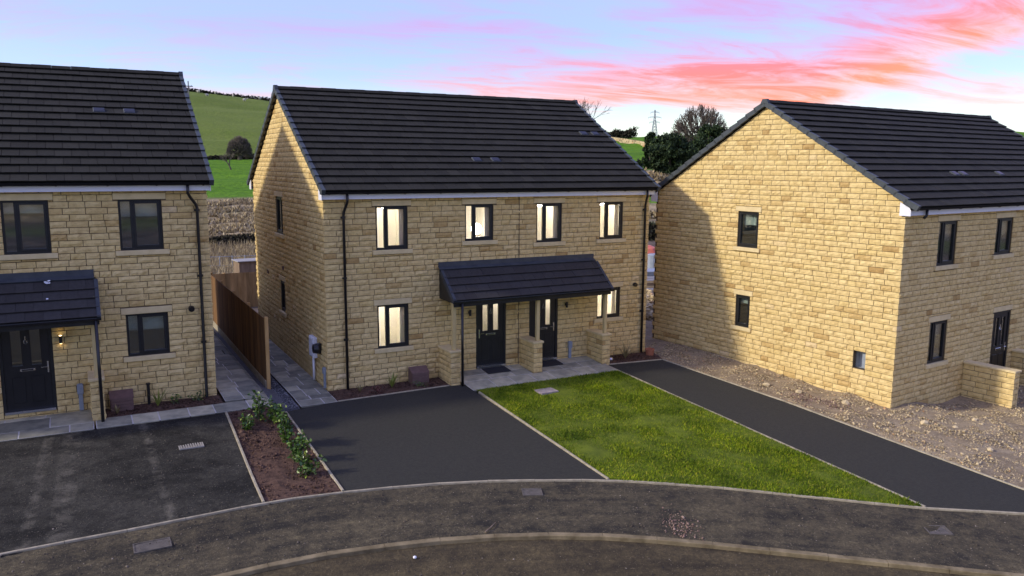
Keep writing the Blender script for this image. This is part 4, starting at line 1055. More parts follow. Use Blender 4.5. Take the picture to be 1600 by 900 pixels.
def make_canopy(x0, x1, yw, zo, label, seed, pipe_x, droppings=False):
    """lean-to porch roof: top at z 3.17 + zo on the wall plane yw, front edge 0.9 m out"""
    c = empty('porch_canopy', (0, yw, zo)); tag(c, label, 'porch roof'); WMc = Matrix.Translation((0, yw, zo)); rnd = random.Random(seed)
    e = Vector((0, -0.95, 2.27)); t = Vector((0, -0.02, 3.04)); L = (t - e).length; dv = (t - e) / L; nv = Vector((0, -dv.z, dv.y)) * 1.0
    if nv.z < 0: nv = -nv
    S = lambda u, s, q: (u, e.y + dv.y * s + nv.y * q, e.z + dv.z * s + nv.z * q)
    dk = MB().box(x0 + 0.03, x1 - 0.03, 0.03, L, -0.10, -0.02); roof = MB().add([S(*v) for v in dk.v], dk.f).build('canopy_deck', 'black_plastic', c)
    rows = 4; gz = 0.272; tw = 0.334
    for r in range(rows):
        u = x0 - (r % 2) * tw / 2
        while u < x1 - 1e-3:
            a, b = max(u, x0) + 0.0025, min(u + tw, x1) - 0.0025; u += tw
            if b - a < 0.05: continue
            s0, s1 = r * gz - 0.02, r * gz + gz + 0.05; j = rnd.uniform(-0.002, 0.003)
            vs = [(a, s0, 0.036 + j), (b, s0, 0.036 + j), (b, s1, -0.018), (a, s1, -0.018), (a, s0, 0.056 + j), (b, s0, 0.056 + j), (b, s1, 0.004 + j), (a, s1, 0.004 + j)]
            MB().add([S(*v) for v in vs], [(0, 3, 2, 1), (4, 5, 6, 7), (0, 1, 5, 4), (1, 2, 6, 5), (3, 0, 4, 7)], min(max(rnd.gauss(0.5, 0.25), 0), 1)).build('canopy_tile', 'porch_tile', roof, tint=True)
    fl = MB(); q = L - 0.10
    fl.add([S(x0 - 0.04, q, 0.05), S(x1 - 0.05, q, 0.05), S(x1 - 0.05, L + 0.02, 0.03), S(x0 - 0.04, L + 0.02, 0.03), (x0 - 0.04, -0.022, 3.20), (x1 - 0.05, -0.022, 3.20), (x1 - 0.05, 0.005, 3.20), (x0 - 0.04, 0.005, 3.20), S(x0 - 0.04, q, 0.02), S(x1 - 0.05, q, 0.02)], [(0, 1, 2, 3), (3, 2, 5, 4), (4, 5, 6, 7), (8, 9, 1, 0)])
    fl.build('lead_flashing', 'lead', c)
    for x, o in ((x0, -1), (x1, 1)):
        pr = [(0.0, 2.215), (e.y + 0.02, 2.215), (e.y + 0.01, e.z - 0.03), (0.0, t.z - 0.05)]
        MB().prism(pr, lambda p: (x + o * 0.004, p[0], p[1]), lambda p: (x - o * 0.025, p[0], p[1])).build('canopy_cheek', 'black_frame', c, fix=True)
        vg = MB()
        vs = [S(x + o * w, s, h_) for w in (-0.06, 0.018) for s, h_ in ((-0.03, -0.07), (-0.03, 0.05), (L - 0.13, 0.05), (L - 0.13, -0.07))]
        vg.add(vs, [(0, 1, 2, 3), (7, 6, 5, 4), (0, 4, 5, 1), (1, 5, 6, 2), (2, 6, 7, 3), (3, 7, 4, 0)]).build('verge_trim', 'lead', c, fix=True)
    MB().box(x0 + 0.02, x1 - 0.02, e.y + 0.03, e.y + 0.055, 2.10, 2.26).build('canopy_fascia', 'black_frame', c)
    MB().box(x0 + 0.03, x1 - 0.03, e.y + 0.056, -0.002, 2.19, 2.205).build('canopy_soffit', 'black_frame', c)
    gp = [(0.05 * math.cos(math.pi + math.pi * k / 6), 0.055 * math.sin(math.pi + math.pi * k / 6)) for k in range(7)] + [(0.042 * math.cos(-math.pi * k / 6), 0.047 * math.sin(-math.pi * k / 6)) for k in range(7)]
    MB().prism(gp, lambda p: (x0 - 0.02, e.y - 0.03 + p[0], 2.25 + p[1]), lambda p: (x1 + 0.02, e.y - 0.03 + p[0], 2.25 + p[1])).build('canopy_gutter', 'black_plastic', c, fix=True)
    zb = (g(pipe_x, yw - 1.0)) - zo
    MB().tube([(pipe_x, e.y - 0.03, 2.2), (pipe_x, e.y - 0.03, zb)], 0.035, 10).build('downpipe', 'black_plastic', c, smooth=True)
    if droppings:
        for k in range(6):
            u, s = x1 - rnd.uniform(0.9, 1.9), rnd.uniform(0.1, 1.0) if k > 4 else L - rnd.uniform(0.1, 0.2)
            b = MB(); n = 7; b.add([S(u + rnd.uniform(0.5, 1) * 0.045 * math.cos(i * 6.283 / n), s + rnd.uniform(0.4, 1) * 0.03 * math.sin(i * 6.283 / n), 0.058) for i in range(n)], [list(range(n))]); b.build('dropping', 'white_upvc', roof)
    return c
make_canopy(3.13, 8.17, 0.0, 0.0, 'tiled black porch canopy over the two doors of the middle house', 5, 3.36)
make_canopy(-10.2, -5.13, 0.19, 0.25, 'tiled porch canopy with bird droppings on the left house', 6, -5.22, True)


def stone_wall(name, x0, x1, y0, y1, z0, z1, label, M=None, seed=1, cop=True, plain=False):
    """free standing dwarf wall in local axes, seen from the left, right and front"""
    r = empty(name)
    if M is not None: r.matrix_world = M
    tag(r, label, 'wall')
    WMx = M or Matrix.Identity(4)
    core = MB().box(x0 + 0.016, x1 - 0.016, y0 + 0.016, y1, z0, z1).build('wall_core', 'mortar', r)
    st = []
    n = max(int(round((z1 - z0) / COURSE)), 1); c = (z1 - z0) / n
    lay(y0, y1, z0, z1, [], lambda v, z, d: (x0 + d, v, z), True, (-1, 0, 0), st, c, lo=0.3, hi=0.55, ends=(True, False), start=1, seed=seed)
    lay(y0, y1, z0, z1, [], lambda v, z, d: (x1 - d, v, z), False, (1, 0, 0), st, c, lo=0.3, hi=0.55, ends=(True, False), start=1, seed=seed + 1)
    st2 = []
    lay(x0, x1, z0, z1, [], lambda u, z, d: (u, y0 + d, z), False, (0, -1, 0), st2, c, lo=0.12, hi=0.3, quoin=0.1, start=0, seed=seed + 2)
    pieces(st + st2, 'wall_stone', 'stone', r, WMx, 300, 'stonework')
    if cop:
        m_ = max(int(round((y1 - y0) / 0.55)), 1)
        for i in range(m_):
            a, b = y0 - 0.03 + (y1 - y0 + 0.03) * i / m_, y0 - 0.03 + (y1 - y0 + 0.03) * (i + 1) / m_
            MB().cbox(x0 - 0.035, x1 + 0.035, a + 0.003, b - 0.003, z1 + 0.002, z1 + 0.062, 0.010, 0.7).build('coping_stone', 'dressed_stone', r)
    return r


def post(x, y, z0, z1, label, w=0.1):
    b = MB().cbox(x - w / 2, x + w / 2, y - w / 2, y + w / 2, z0, z1, 0.008); o = b.build('porch_post', 'post_wood'); tag(o, label, 'post', 'timber porch posts')
for (a, b, lb, s, ptx) in ((3.09, 3.37, 'stone dwarf wall at the left end of the middle porch', 3, 3.23), (5.63, 5.91, 'stone dwarf wall between the two black doors', 4, 5.80), (7.95, 8.23, 'stone dwarf wall at the right end of the middle porch', 5, 8.09)):
    stone_wall('porch_wall', a, b, -0.83, 0.0, -0.12, 0.85, lb, seed=s)
    post(ptx, -0.72, 0.912, 2.19, {3: 'timber post on the left wall of the middle porch', 4: 'timber post between the two black doors', 5: 'timber post in front of the lower right window'}[s])
stone_wall('porch_wall', -5.42, -5.16, -0.66, 0.19, 0.05, 1.08, 'stone dwarf wall beside the black door of the left house', seed=6)
post(-5.27, -0.54, 1.142, 2.44, 'timber post on the dwarf wall of the left house')
RW = Matrix.Translation((12.566, -7.065, 0)) @ Matrix.Rotation(0.0987, 4, 'Z')
stone_wall('porch_wall', 3.42, 3.70, -1.35, 0.0, -0.75, 0.44, 'yellow stone dwarf wall in front of the right house', RW, 7)
stone_wall('porch_wall', 6.15, 6.43, -1.35, 0.0, -0.75, 0.44, 'second stone dwarf wall of the right house at the photo edge', RW, 8)

# door mats
for (x, lb) in ((4.72, 'black door mat in front of the left black door'), (6.45, 'black door mat in front of the right black door')):
    mt_ = MB(); q = MB().cbox(x - 0.36, x + 0.36, -0.52, -0.08, 0.0, 0.022, 0.006); mt_.add([(v[0], v[1], v[2] + zp(v[0], v[1]) + 0.006) for v in q.v], q.f)
    tag(mt_.build('door_mat', 'mat_rubber'), lb, 'door mat')


def gas_box(x, y, z, label):
    r = empty('gas_meter_box', (x, y, z)); tag(r, label, 'meter box')
    pr = [(0.30, -0.1), (0.0, -0.1), (0.0, 0.28), (0.22, 0.40), (0.30, 0.40)]
    MB().prism(pr, lambda p: (-0.24, p[0] - 0.30, p[1]), lambda p: (0.24, p[0] - 0.30, p[1])).build('cabinet', 'brown_plastic', r, fix=True)
    for k in range(4):
        z0 = -0.02 + k * 0.075; MB().cbox(-0.225, 0.225, -0.318, -0.302, z0, z0 + 0.066, 0.004).build('louvre', 'brown_plastic', r)
    t0, t1 = Vector((0, -0.30, 0.28)), Vector((0, -0.08, 0.40))
    MB().add([(-0.25, -0.315, 0.285), (0.25, -0.315, 0.285), (0.25, -0.07, 0.418), (-0.25, -0.07, 0.418), (-0.25, -0.315, 0.268), (0.25, -0.315, 0.268), (0.25, -0.07, 0.401), (-0.25, -0.07, 0.401)], [(0, 1, 2, 3), (7, 6, 5, 4), (4, 5, 1, 0), (5, 6, 2, 1), (6, 7, 3, 2), (7, 4, 0, 3)]).build('lid', 'brown_plastic', r)
gas_box(2.43, -0.02, 0.0, 'brown gas meter box in the bed of the middle house')
gas_box(-4.80, 0.17, 0.22, 'brown gas meter box in the bed of the left house')
for (x, y, z, hh, lb) in ((-4.22, 0.10, 0.2, 0.48, 'short black vent pipe in the left bed'), (8.52, -0.25, 0.0, 0.55, 'short black vent pipe in the small corner bed')):
    b = MB(); b.tube([(x, y, z - 0.1), (x, y, z + hh)], 0.035, 10); b.tube([(x, y, z + hh), (x, y, z + hh + 0.05)], 0.045, 10); tag(b.build('vent_pipe', 'black_plastic', smooth=False), lb, 'pipe')
b = MB(); b.tube([(8.47, -0.52, -0.03), (8.47, -0.52, 0.05), (8.47, -0.52, 0.09)], [0.09, 0.09, 0.06], 14); tag(b.build('drain_cap', 'chrome'), 'small round metal drain cap in the corner bed', 'drain cap')
b = MB(); b.lathe([(0.001, 0.0), (0.11, 0.0), (0.14, 0.17), (0.15, 0.17), (0.15, 0.2), (0.13, 0.2), (0.12, 0.12), (0.001, 0.12)], (10.02, -0.42, -0.02), 16); tag(b.build('flower_pot', 'terracotta', fix=True), 'small terracotta pot at the right corner of the middle house', 'pot')

# ------------------------------------------------------------------ covers


def cover(x, y, w, d, rz, mt, label, name='inspection_cover', bars=0, dz=0.0, h_=0.006):
    r = empty(name, (x, y, g(x, y) + dz), rz); tag(r, label, 'drain cover')
    f = MB()
    for a in ((-w / 2, w / 2, -d / 2, -d / 2 + 0.025), (-w / 2, w / 2, d / 2 - 0.025, d / 2), (-w / 2, -w / 2 + 0.025, -d / 2 + 0.025, d / 2 - 0.025), (w / 2 - 0.025, w / 2, -d / 2 + 0.025, d / 2 - 0.025)): f.box(*a, -0.06, h_)
    f.build('cover_frame', mt, r)
    MB().box(-w / 2 + 0.028, w / 2 - 0.028, -d / 2 + 0.028, d / 2 - 0.028, -0.05, h_ - 0.008).build('cover_plate', 'cover_iron' if bars else mt, r)
    for k in range(bars):
        u = -w / 2 + 0.05 + (w - 0.1) * k / max(bars - 1, 1)
        MB().box(u - 0.013, u + 0.013, -d / 2 + 0.035, d / 2 - 0.035, h_ - 0.008, h_).build('grip_bar', mt, r)
cover(-3.66, -2.70, 0.48, 0.46, 0, 'cover_pale', 'pale ribbed drain cover in the dusty driveway', bars=9)
cover(-4.72, -6.58, 0.56, 0.36, 0, 'cover_iron', 'rusty rectangular cover in the pavement near the dusty driveway', bars=0, dz=-0.008)
cover(1.82, -7.45, 0.38, 0.33, -0.40, 'cover_iron', 'small rectangular cover in the pavement in front of the middle driveway', dz=-0.008)
cover(7.52, -11.83, 0.40, 0.36, -0.55, 'cover_iron', 'dark cover in the pavement at the right', dz=-0.010)
cover(5.15, -2.34, 0.52, 0.40, 0.02, 'cover_lawn', 'pale square drain cover set in the lawn', dz=0.045)

# ------------------------------------------------------------------ fences


def fence(name, p0, p1, h0, h1, label, mt='fence_wood', bw=0.10, postgap=2.4, side=1, zf=g, gravel=True, pmt='fence_post'):
    """close boarded fence, boards on the `side` (left of p0->p1 = +1)"""
    p0, p1 = np.array(p0, float), np.array(p1, float); Ln = np.linalg.norm(p1 - p0); d = (p1 - p0) / Ln; nn = np.array((-d[1], d[0])) * side
    r = empty(name, (p0[0], p0[1], zf(*p0)), math.atan2(d[1], d[0])); tag(r, label, 'fence'); rnd = random.Random(4)
    zb = lambda s: zf(*(p0 + d * s)) - zf(*p0)
    n = int(Ln / bw)
    for i in range(n):
        s = i * bw; z0 = zb(s) + (0.16 if gravel else 0.02); z1 = zb(s) + h0 + (h1 - h0) * s / Ln
        y0, y1 = (0.045, 0.058) if side > 0 else (-0.058, -0.045)
        t = (rnd.random())
        yy = 0.010 if side > 0 else -0.010
        vs = [(s, y0, z0), (s + bw + 0.015, y0 + yy, z0), (s + bw + 0.015, y1 + yy, z0), (s, y1, z0), (s, y0, z1), (s + bw + 0.015, y0 + yy, z1), (s + bw + 0.015, y1 + yy, z1), (s, y1, z1)]
        MB().add(vs, [(0, 3, 2, 1), (4, 5, 6, 7), (0, 1, 5, 4), (1, 2, 6, 5), (2, 3, 7, 6), (3, 0, 4, 7)], t).build('fence_board', mt, r, tint=True)
    m_ = int(math.ceil(Ln / postgap))
    for i in range(m_ + 1):
        s = min(i * postgap, Ln); MB().cbox(s - 0.05, s + 0.05, -0.05, 0.042 if side > 0 else 0.05, zb(s) - 0.3, zb(s) + h0 + (h1 - h0) * s / Ln + 0.03, 0.008).build('fence_post', pmt, r)
    for zz in (0.3, 0.95, 1.55):
        a, b = zb(0) + zz, zb(Ln) + zz
        y0, y1 = (-0.03, 0.040) if side > 0 else (-0.040, 0.03)
        vs = [(0, y0, a), (Ln, y0, b), (Ln, y1, b), (0, y1, a), (0, y0, a + 0.07), (Ln, y0, b + 0.07), (Ln, y1, b + 0.07), (0, y1, a + 0.07)]
        MB().add(vs, [(0, 3, 2, 1), (4, 5, 6, 7), (0, 1, 5, 4), (1, 2, 6, 5), (2, 3, 7, 6), (3, 0, 4, 7)]).build('fence_rail', mt, r, tint=True)
    if gravel:
        for i in range(m_):
            s0, s1 = i * postgap, min((i + 1) * postgap, Ln)
            y0, y1 = (0.044, 0.072) if side > 0 else (-0.072, -0.044)
            MB().box(s0 + 0.003, s1 - 0.003, y0, y1, zb((s0 + s1) / 2) - 0.1, zb((s0 + s1) / 2) + 0.155).build('gravel_board', 'concrete', r)
    return r
fence('garden_fence', (-1.33, 0.86), (-1.30, 11.6), 1.80, 1.80, 'close boarded brown timber fence between the left and middle houses', side=1, zf=lambda x, y: 0.10)
fence('garden_fence', (-9.0, 20.0), (4.5, 20.0), 1.75, 1.75, 'brown timber fence across the end of the gardens', 'pale_fence', 0.12, 2.4, -1, lambda x, y: -1.12, False)

# ------------------------------------------------------------------ plants


def leaf_cloud(P, S, mt, name, parent, tv=LEAF_V, tf=LEAF_F, tilt=1.3): return scatter(name, mt, np.array(P), np.array(S), tv, tf, parent, None, tilt)


def shrub(x, y, h_, wd, n, label, mt='laurel_leaf', stems=5, leaf=0.098, seed=1, cat='shrub', z=None, group=None):
    rnd = random.Random(seed); z = g(x, y) if z is None else z
    r = empty('laurel_shrub' if mt == 'laurel_leaf' else 'garden_plant', (x, y, z)); tag(r, label, cat, group)
    sm = MB(); P, S = [], []
    for k in range(stems):
        a = rnd.uniform(0, 6.283); sp = rnd.uniform(0.15, 1.0) * wd; hh = h_ * rnd.uniform(0.6, 1.05)
        pts = [(0.03 * math.cos(a), 0.03 * math.sin(a), -0.05)]
        for i in range(1, 5):
            t = i / 4; pts.append((sp * t ** 0.8 * math.cos(a) + rnd.uniform(-.02, .02), sp * t ** 0.8 * math.sin(a) + rnd.uniform(-.02, .02), hh * t))
        sm.tube(pts, [0.011, 0.010, 0.008, 0.006, 0.003], 5)
        for i in range(n // stems):
            t = rnd.uniform(0.15, 1.0); q = t * 4; j = min(int(q), 3); f = q - j
            p = [pts[j][c] * (1 - f) + pts[j + 1][c] * f for c in range(3)]
            P.append([p[0] + rnd.gauss(0, 0.045), p[1] + rnd.gauss(0, 0.045), p[2] + rnd.gauss(0, 0.035)]); S.append(leaf * rnd.uniform(0.7, 1.3))
    sm.build('stem', 'bark', r); leaf_cloud(P, S, mt, 'foliage', r)
    return r
shrub(-2.14, -2.0, 0.86, 0.17, 170, 'tall thin leafy laurel at the back of the planting bed', stems=4, seed=2)
shrub(-1.85, -2.15, 0.54, 0.28, 220, 'low laurel beside the tall one at the back of the bed', stems=5, seed=3)
shrub(-2.48, -2.3, 0.30, 0.26, 170, 'small laurel near the left edging of the bed', stems=4, seed=4)
shrub(-1.80, -3.35, 0.66, 0.32, 430, 'densest dark laurel in the middle of the planting bed', stems=8, seed=5)
shrub(-1.82, -4.15, 0.54, 0.26, 240, 'laurel with yellow green leaves in the front half of the bed', stems=6, seed=6)
shrub(-1.80, -4.95, 0.46, 0.30, 210, 'frontmost small laurel near the pavement', stems=6, seed=7)


def spiky(x, y, z, h_, n, mt, label, name='garden_plant', wide=0.9):
    rnd = random.Random(int(x * 100)); r = empty(name, (x, y, z)); tag(r, label, 'plant')
    for k in range(n):
        a = rnd.uniform(0, 6.283); ln = h_ * rnd.uniform(0.7, 1.2); sp = wide * rnd.uniform(0.3, 1.0); w = 0.022
        b = MB(); dx, dy = math.cos(a), math.sin(a); px, py = -dy, dx; vs = []
        for i in range(4):
            t = i / 3; rr = ln * sp * t; zz = ln * (t * 1.2 - 0.55 * sp * t * t); ww = w * (1 - t) * (0.6 + 1.2 * t)
            vs += [(dx * rr + px * ww, dy * rr + py * ww, zz), (dx * rr - px * ww, dy * rr - py * ww, zz + 0.002)]
        b.add(vs, [(0, 1, 3, 2), (2, 3, 5, 4), (4, 5, 7, 6)]); b.build('leaf', mt, r)
spiky(1.60, -0.36, 0.0, 0.36, 26, 'pale_leaf', 'yellow green leafy plant in the bed under the lit window')
spiky(-4.05, -0.10, 0.2, 0.40, 22, 'pale_leaf', 'spiky green plant beside the vent pipe in the left bed')
spiky(9.05, -0.48, 0.0, 0.46, 20, 'dry_plant', 'spiky yellowish plant in the small corner bed')
spiky(-4.92, -0.33, 0.2, 0.20, 14, 'dry_plant', 'small dry tuft beside the left gas meter box')
spiky(0.72, -0.40, 0.0, 0.20, 14, 'dry_plant', 'small pale dry tuft near the left downpipe of the middle house')
shrub(2.30, -0.55, 0.14, 0.22, 80, 'low dark green creeper in front of the middle gas meter box', 'laurel_leaf', 4, 0.05, 12, 'plant')
shrub(1.18, -0.62, 0.12, 0.30, 110, 'low red leaved ground plant in the middle house bed', 'red_leaf', 5, 0.05, 13, 'plant')
shrub(-3.20, -0.05, 0.22, 0.22, 90, 'dark low plant at the right end of the left bed', 'laurel_leaf', 4, 0.06, 14, 'plant', 0.2)
shrub(-3.65, 0.0, 0.18, 0.16, 60, 'small dark plant in the middle of the left bed', 'laurel_leaf', 4, 0.06, 15, 'plant', 0.2)

# soil clods, chips, lawn blades, rubble ------------------------------------------------
zz = lambda Q, dz=0.0: np.array([(x, y, g(x, y) + dz) for x, y in Q])
Q = sample_poly(BED, 2600); scatter('soil_clods', 'clods', zz(Q, 0.005), rng.lognormal(-4.35, 0.5, len(Q)), OCT_V, OCT_F, jit=0.4)
for poly in ([(0.02, -0.85), (3.05, -0.78), (3.05, 0.0), (0.02, 0.0)], [(8.32, -0.76), (10.0, -0.95), (10.2, -0.1), (8.32, 0.0)], [(-5.12, -0.48), (-2.7, -0.46), (-2.7, 0.16), (-5.12, 0.16)]):
    Q = sample_poly(poly, 600); scatter('soil_clods', 'clods', zz(Q, 0.01), rng.lognormal(-4.3, 0.45, len(Q)), OCT_V, OCT_F, jit=0.4)
Q = sample_poly([(-1.56, -0.8), (-0.98, -0.92), (-0.97, 4.0), (-1.5, 4.0)], 3500); scatter('gravel_chips', 'chips', zz(Q, 0.0), rng.uniform(0.010, 0.024, len(Q)), OCT_V, OCT_F, jit=0.4)
Q = sample_poly([(5.8 + (x - 5.8) * 1.008, -5 + (y + 5) * 1.004) for x, y in LAWN], 110000)
dens = np.array([mnoise.noise(Vector((x * 1.4, y * 1.4, 5))) for x, y in Q])
scatter('lawn_blades', 'lawn_grass', zz(Q, 0.012), rng.uniform(0.022, 0.062, len(Q)) * (1 + 0.6 * dens), [(-0.13, 0, 0), (0.13, 0, 0), (0.02, 0.5, 1.0)], BLADE_F, tilt=0.9)
GRAV = [(10.1, -1.3), (10.5, -5.54), (10.6, -8.75), (10.76, -12.6), (13.5, -14.5), (24, -13), (24, -6.2), (12.6, -7.2), (11.75, 0.5), (10.3, 1.5)]
Q = sample_poly(GRAV, 46000); Q = Q[np.array([True] * len(Q))]
zg = lambda x, y: g(x, y) + 0.10 * mnoise.fractal(Vector((x * 0.9, y * 0.9, 1.3)), 0.8, 2.0, 4)
PZ = np.array([(x, y, zg(x, y)) for x, y in Q])
scatter('loose_stones', 'rubble', PZ, np.minimum(rng.lognormal(-4.12, 0.42, len(Q)), 0.065), OCT_V, OCT_F, jit=0.45)
b_ = [(12.3, -8.2), (11.95, -6.9), (11.7, -6.4), (12.9, -8.6), (13.8, -8.5), (11.3, -5.2), (11.05, -4.3), (14.6, -9.6), (12.0, -10.0), (13.2, -11.0)]
for i, (x, y) in enumerate(b_):
    rnd = random.Random(i); bm = bmesh.new(); bmesh.ops.create_icosphere(bm, subdivisions=1, radius=rnd.uniform(0.06, 0.11))
    for v in bm.verts: v.co = Vector((v.co.x * rnd.uniform(0.8, 1.3), v.co.y * rnd.uniform(0.8, 1.3), v.co.z * rnd.uniform(0.5, 0.8)))
    me = bpy.data.meshes.new('boulder'); bm.to_mesh(me); bm.free(); me.materials.append(MATS['rubble']); o = bpy.data.objects.new('boulder', me); COL.objects.link(o); o.location = (x, y, zg(x, y) + 0.03)
    tag(o, 'fist to head sized broken stone lying on the gravel by the right house', 'stone', 'broken stones on the gravel')
# grit and stones on pavement and road
Q = sample_poly(front_of(-9, 12) + [p for p in KERB_S if -9 < p[0] < 11][::-1], 5000); scatter('pavement_grit', 'grit', zz(Q, -0.012), np.minimum(rng.lognormal(-4.9, 0.5, len(Q)), 0.03), OCT_V, OCT_F, jit=0.4)
Q = sample_poly([(-6, -8.6), (-0.4, -9.0), (2.5, -10.3), (7.2, -14), (3, -14), (-6, -13)], 4000); scatter('road_grit', 'grit', zz(Q, -0.053), np.minimum(rng.lognormal(-4.8, 0.5, len(Q)), 0.03), OCT_V, OCT_F, jit=0.4)
Q = sample_poly([(-8, -1.4), (-2.8, -1.4), (-2.9, -5.7), (-8, -5.8)], 1500); scatter('drive_grit', 'grit', zz(Q, 0.006), np.minimum(rng.lognormal(-5.1, 0.5, len(Q)), 0.02), OCT_V, OCT_F, jit=0.4)
Q = np.array([(3.48, -9.72)]) + rng.normal(0, 1, (260, 2)) @ np.array([[0.17, 0.06], [0.02, 0.25]]); scatter('brick_rubble', 'brick_rubble', zz(Q, -0.01), np.minimum(rng.lognormal(-4.5, 0.5, len(Q)), 0.035), OCT_V, OCT_F, jit=0.4)
Q = np.array([(11.15, -5.9)]) + rng.normal(0, 1, (700, 2)) @ np.array([[0.28, -0.2], [0.05, 0.45]]); scatter('brick_rubble', 'brick_rubble', np.array([(x, y, zg(x, y) + 0.012) for x, y in Q]), np.minimum(rng.lognormal(-4.3, 0.4, len(Q)), 0.03), OCT_V, OCT_F, jit=0.4)
b = MB(); b.tube([(0.30, -8.52, g(0.3, -8.5) + 0.01), (0.46, -8.42, g(.46, -8.4) + 0.02), (0.62, -8.28, g(0.6, -8.3) + 0.012)], [0.012, 0.010, 0.006], 6); tag(b.build('stick', 'old_timber'), 'thin stick lying on the muddy pavement by the kerb', 'stick')
b = MB(); b.lathe([(0.030 * math.sin(math.pi * i / 8) + 1e-4, -0.024 * math.cos(math.pi * i / 8)) for i in range(9)], (-1.05, -8.72, g(-1, -8.7) - 0.03), 12); tag(b.build('pebble', 'white_upvc', smooth=True, fix=True), 'small white pebble on the muddy road', 'pebble')

# ------------------------------------------------------------------ things behind the houses


def at(px, py, dist):
    """point seen at photo pixel (px, py) at horizontal distance dist from the camera"""
    d = CF + (px - 800) / 1270 * CR - (py - 450) / 1270 * CU; d = d / math.hypot(d[0], d[1]); return CAM + d * dist


def ground_at(px, dist):
    p = at(px, 300, dist); return (p[0], p[1], terrain_z(p[0], p[1]))


def bare_tree(px, dist, h_, spread, label, seed=1, levels=6, trunk=0.3, name='bare_tree', lean=0.0, base=None, rmin=0.02):
    x, y, z = base or ground_at(px, dist); r = empty(name, (x, y, z)); tag(r, label, 'tree'); rnd = random.Random(seed)
    tr, br = MB(), MB()
    def grow(p, d, ln, rad, lev):
        q = p + d * ln; midp = p + d * ln * 0.5 + Vector((rnd.uniform(-1, 1), rnd.uniform(-1, 1), rnd.uniform(-1, 1))) * ln * 0.05
        (tr if lev < 2 else br).tube([p, midp, q], [rad, rad * 0.85, rad * 0.68], 6 if lev < 2 else 3, cap=False)
        if lev >= levels: return
        for k in range(3 if lev < 4 else 2):
            a = rnd.uniform(0, 6.283); t = rnd.uniform(0.25, 0.62) * spread
            o = d.orthogonal().normalized(); o = (o * math.cos(a) + d.cross(o) * math.sin(a))
            nd = (d + o * t + Vector((0, 0, 0.10))).normalized()
            grow(q if k else p + d * ln * rnd.uniform(0.7, 1.0), nd, ln * rnd.uniform(0.66, 0.86), max(rad * 0.62, rmin), lev + 1)
    grow(Vector((0, 0, -0.3)), Vector((lean, 0, 1)).normalized(), h_ * 0.26, trunk, 0)
    tr.build('trunk', 'bark', r, smooth=True); br.build('crown', 'bark', r)
    return r


def dome_tree(px, dist, h_, wd, label, seed):
    """bare tree whose twigs end on a rounded dome"""
    x, y, z = ground_at(px, dist); r = empty('bare_tree', (x, y, z)); tag(r, label, 'tree'); rnd = random.Random(seed); br = MB()
    zt = h_ * 0.22; top = Vector((0, 0, zt))
    MB().tube([(0, 0, -0.4), (0.05, 0, zt * 0.5), (0, 0.05, zt)], [0.5, 0.42, 0.36], 8).build('trunk', 'bark', r, smooth=True)
    def shell(a, e, k):
        return top + Vector((math.cos(e) * math.cos(a) * wd, math.cos(e) * math.sin(a) * wd, math.sin(e) * (h_ - zt))) * k
    def arc(p, q, ra, rb, n, bend):
        m_ = (p + q) / 2 + Vector((rnd.gauss(0, bend), rnd.gauss(0, bend), rnd.gauss(0, bend)))
        br.tube([p, m_, q], [ra, (ra + rb) / 2, rb], n, cap=False)
    for k in range(22):
        e = math.asin((k + 0.5) / 22 * 0.98 - 0.02); a = k * 2.39996
        m0 = shell(a, e, 0.42); arc(top, m0, 0.17, 0.11, 5, 0.12)
        for q in range(6):
            a1, e1 = a + rnd.gauss(0, 0.30) / max(math.cos(e), 0.25), e + rnd.gauss(0, 0.20); m1 = shell(a1, max(e1, -0.1), rnd.uniform(0.66, 0.76)); arc(m0, m1, 0.085, 0.055, 4, 0.10)
            for t in range(8):
                a2, e2 = a1 + rnd.gauss(0, 0.15) / max(math.cos(e1), 0.25), e1 + rnd.gauss(0, 0.11); m2 = shell(a2, max(e2, -0.12), rnd.uniform(0.90, 1.03)); arc(m1, m2, 0.052, 0.034, 3, 0.07)
                if t % 2 == 0:
                    m3 = shell(a2 + rnd.gauss(0, 0.08), max(e2 + rnd.gauss(0, 0.08), -0.1), rnd.uniform(0.96, 1.04)); arc((m1 + m2) / 2, m3, 0.03, 0.02, 3, 0.05)
    br.build('crown', 'bark', r)
dome_tree(1090, 132, 8.8, 5.0, 'large bare dome shaped tree behind the evergreens', 3)
bare_tree(905, 150, 11.0, 1.0, 'bare tree just showing over the right end of the middle roof', 8, 6, 0.25, rmin=0.022)
dome_tree(377, 168, 4.6, 2.5, 'dense round leafless bush by the field hedge between the left houses', 5)
bare_tree(363, 140, 4.0, 1.5, 'small bent leafless tree in the bright green field', 6, 4, 0.16, rmin=0.03, lean=-0.3)


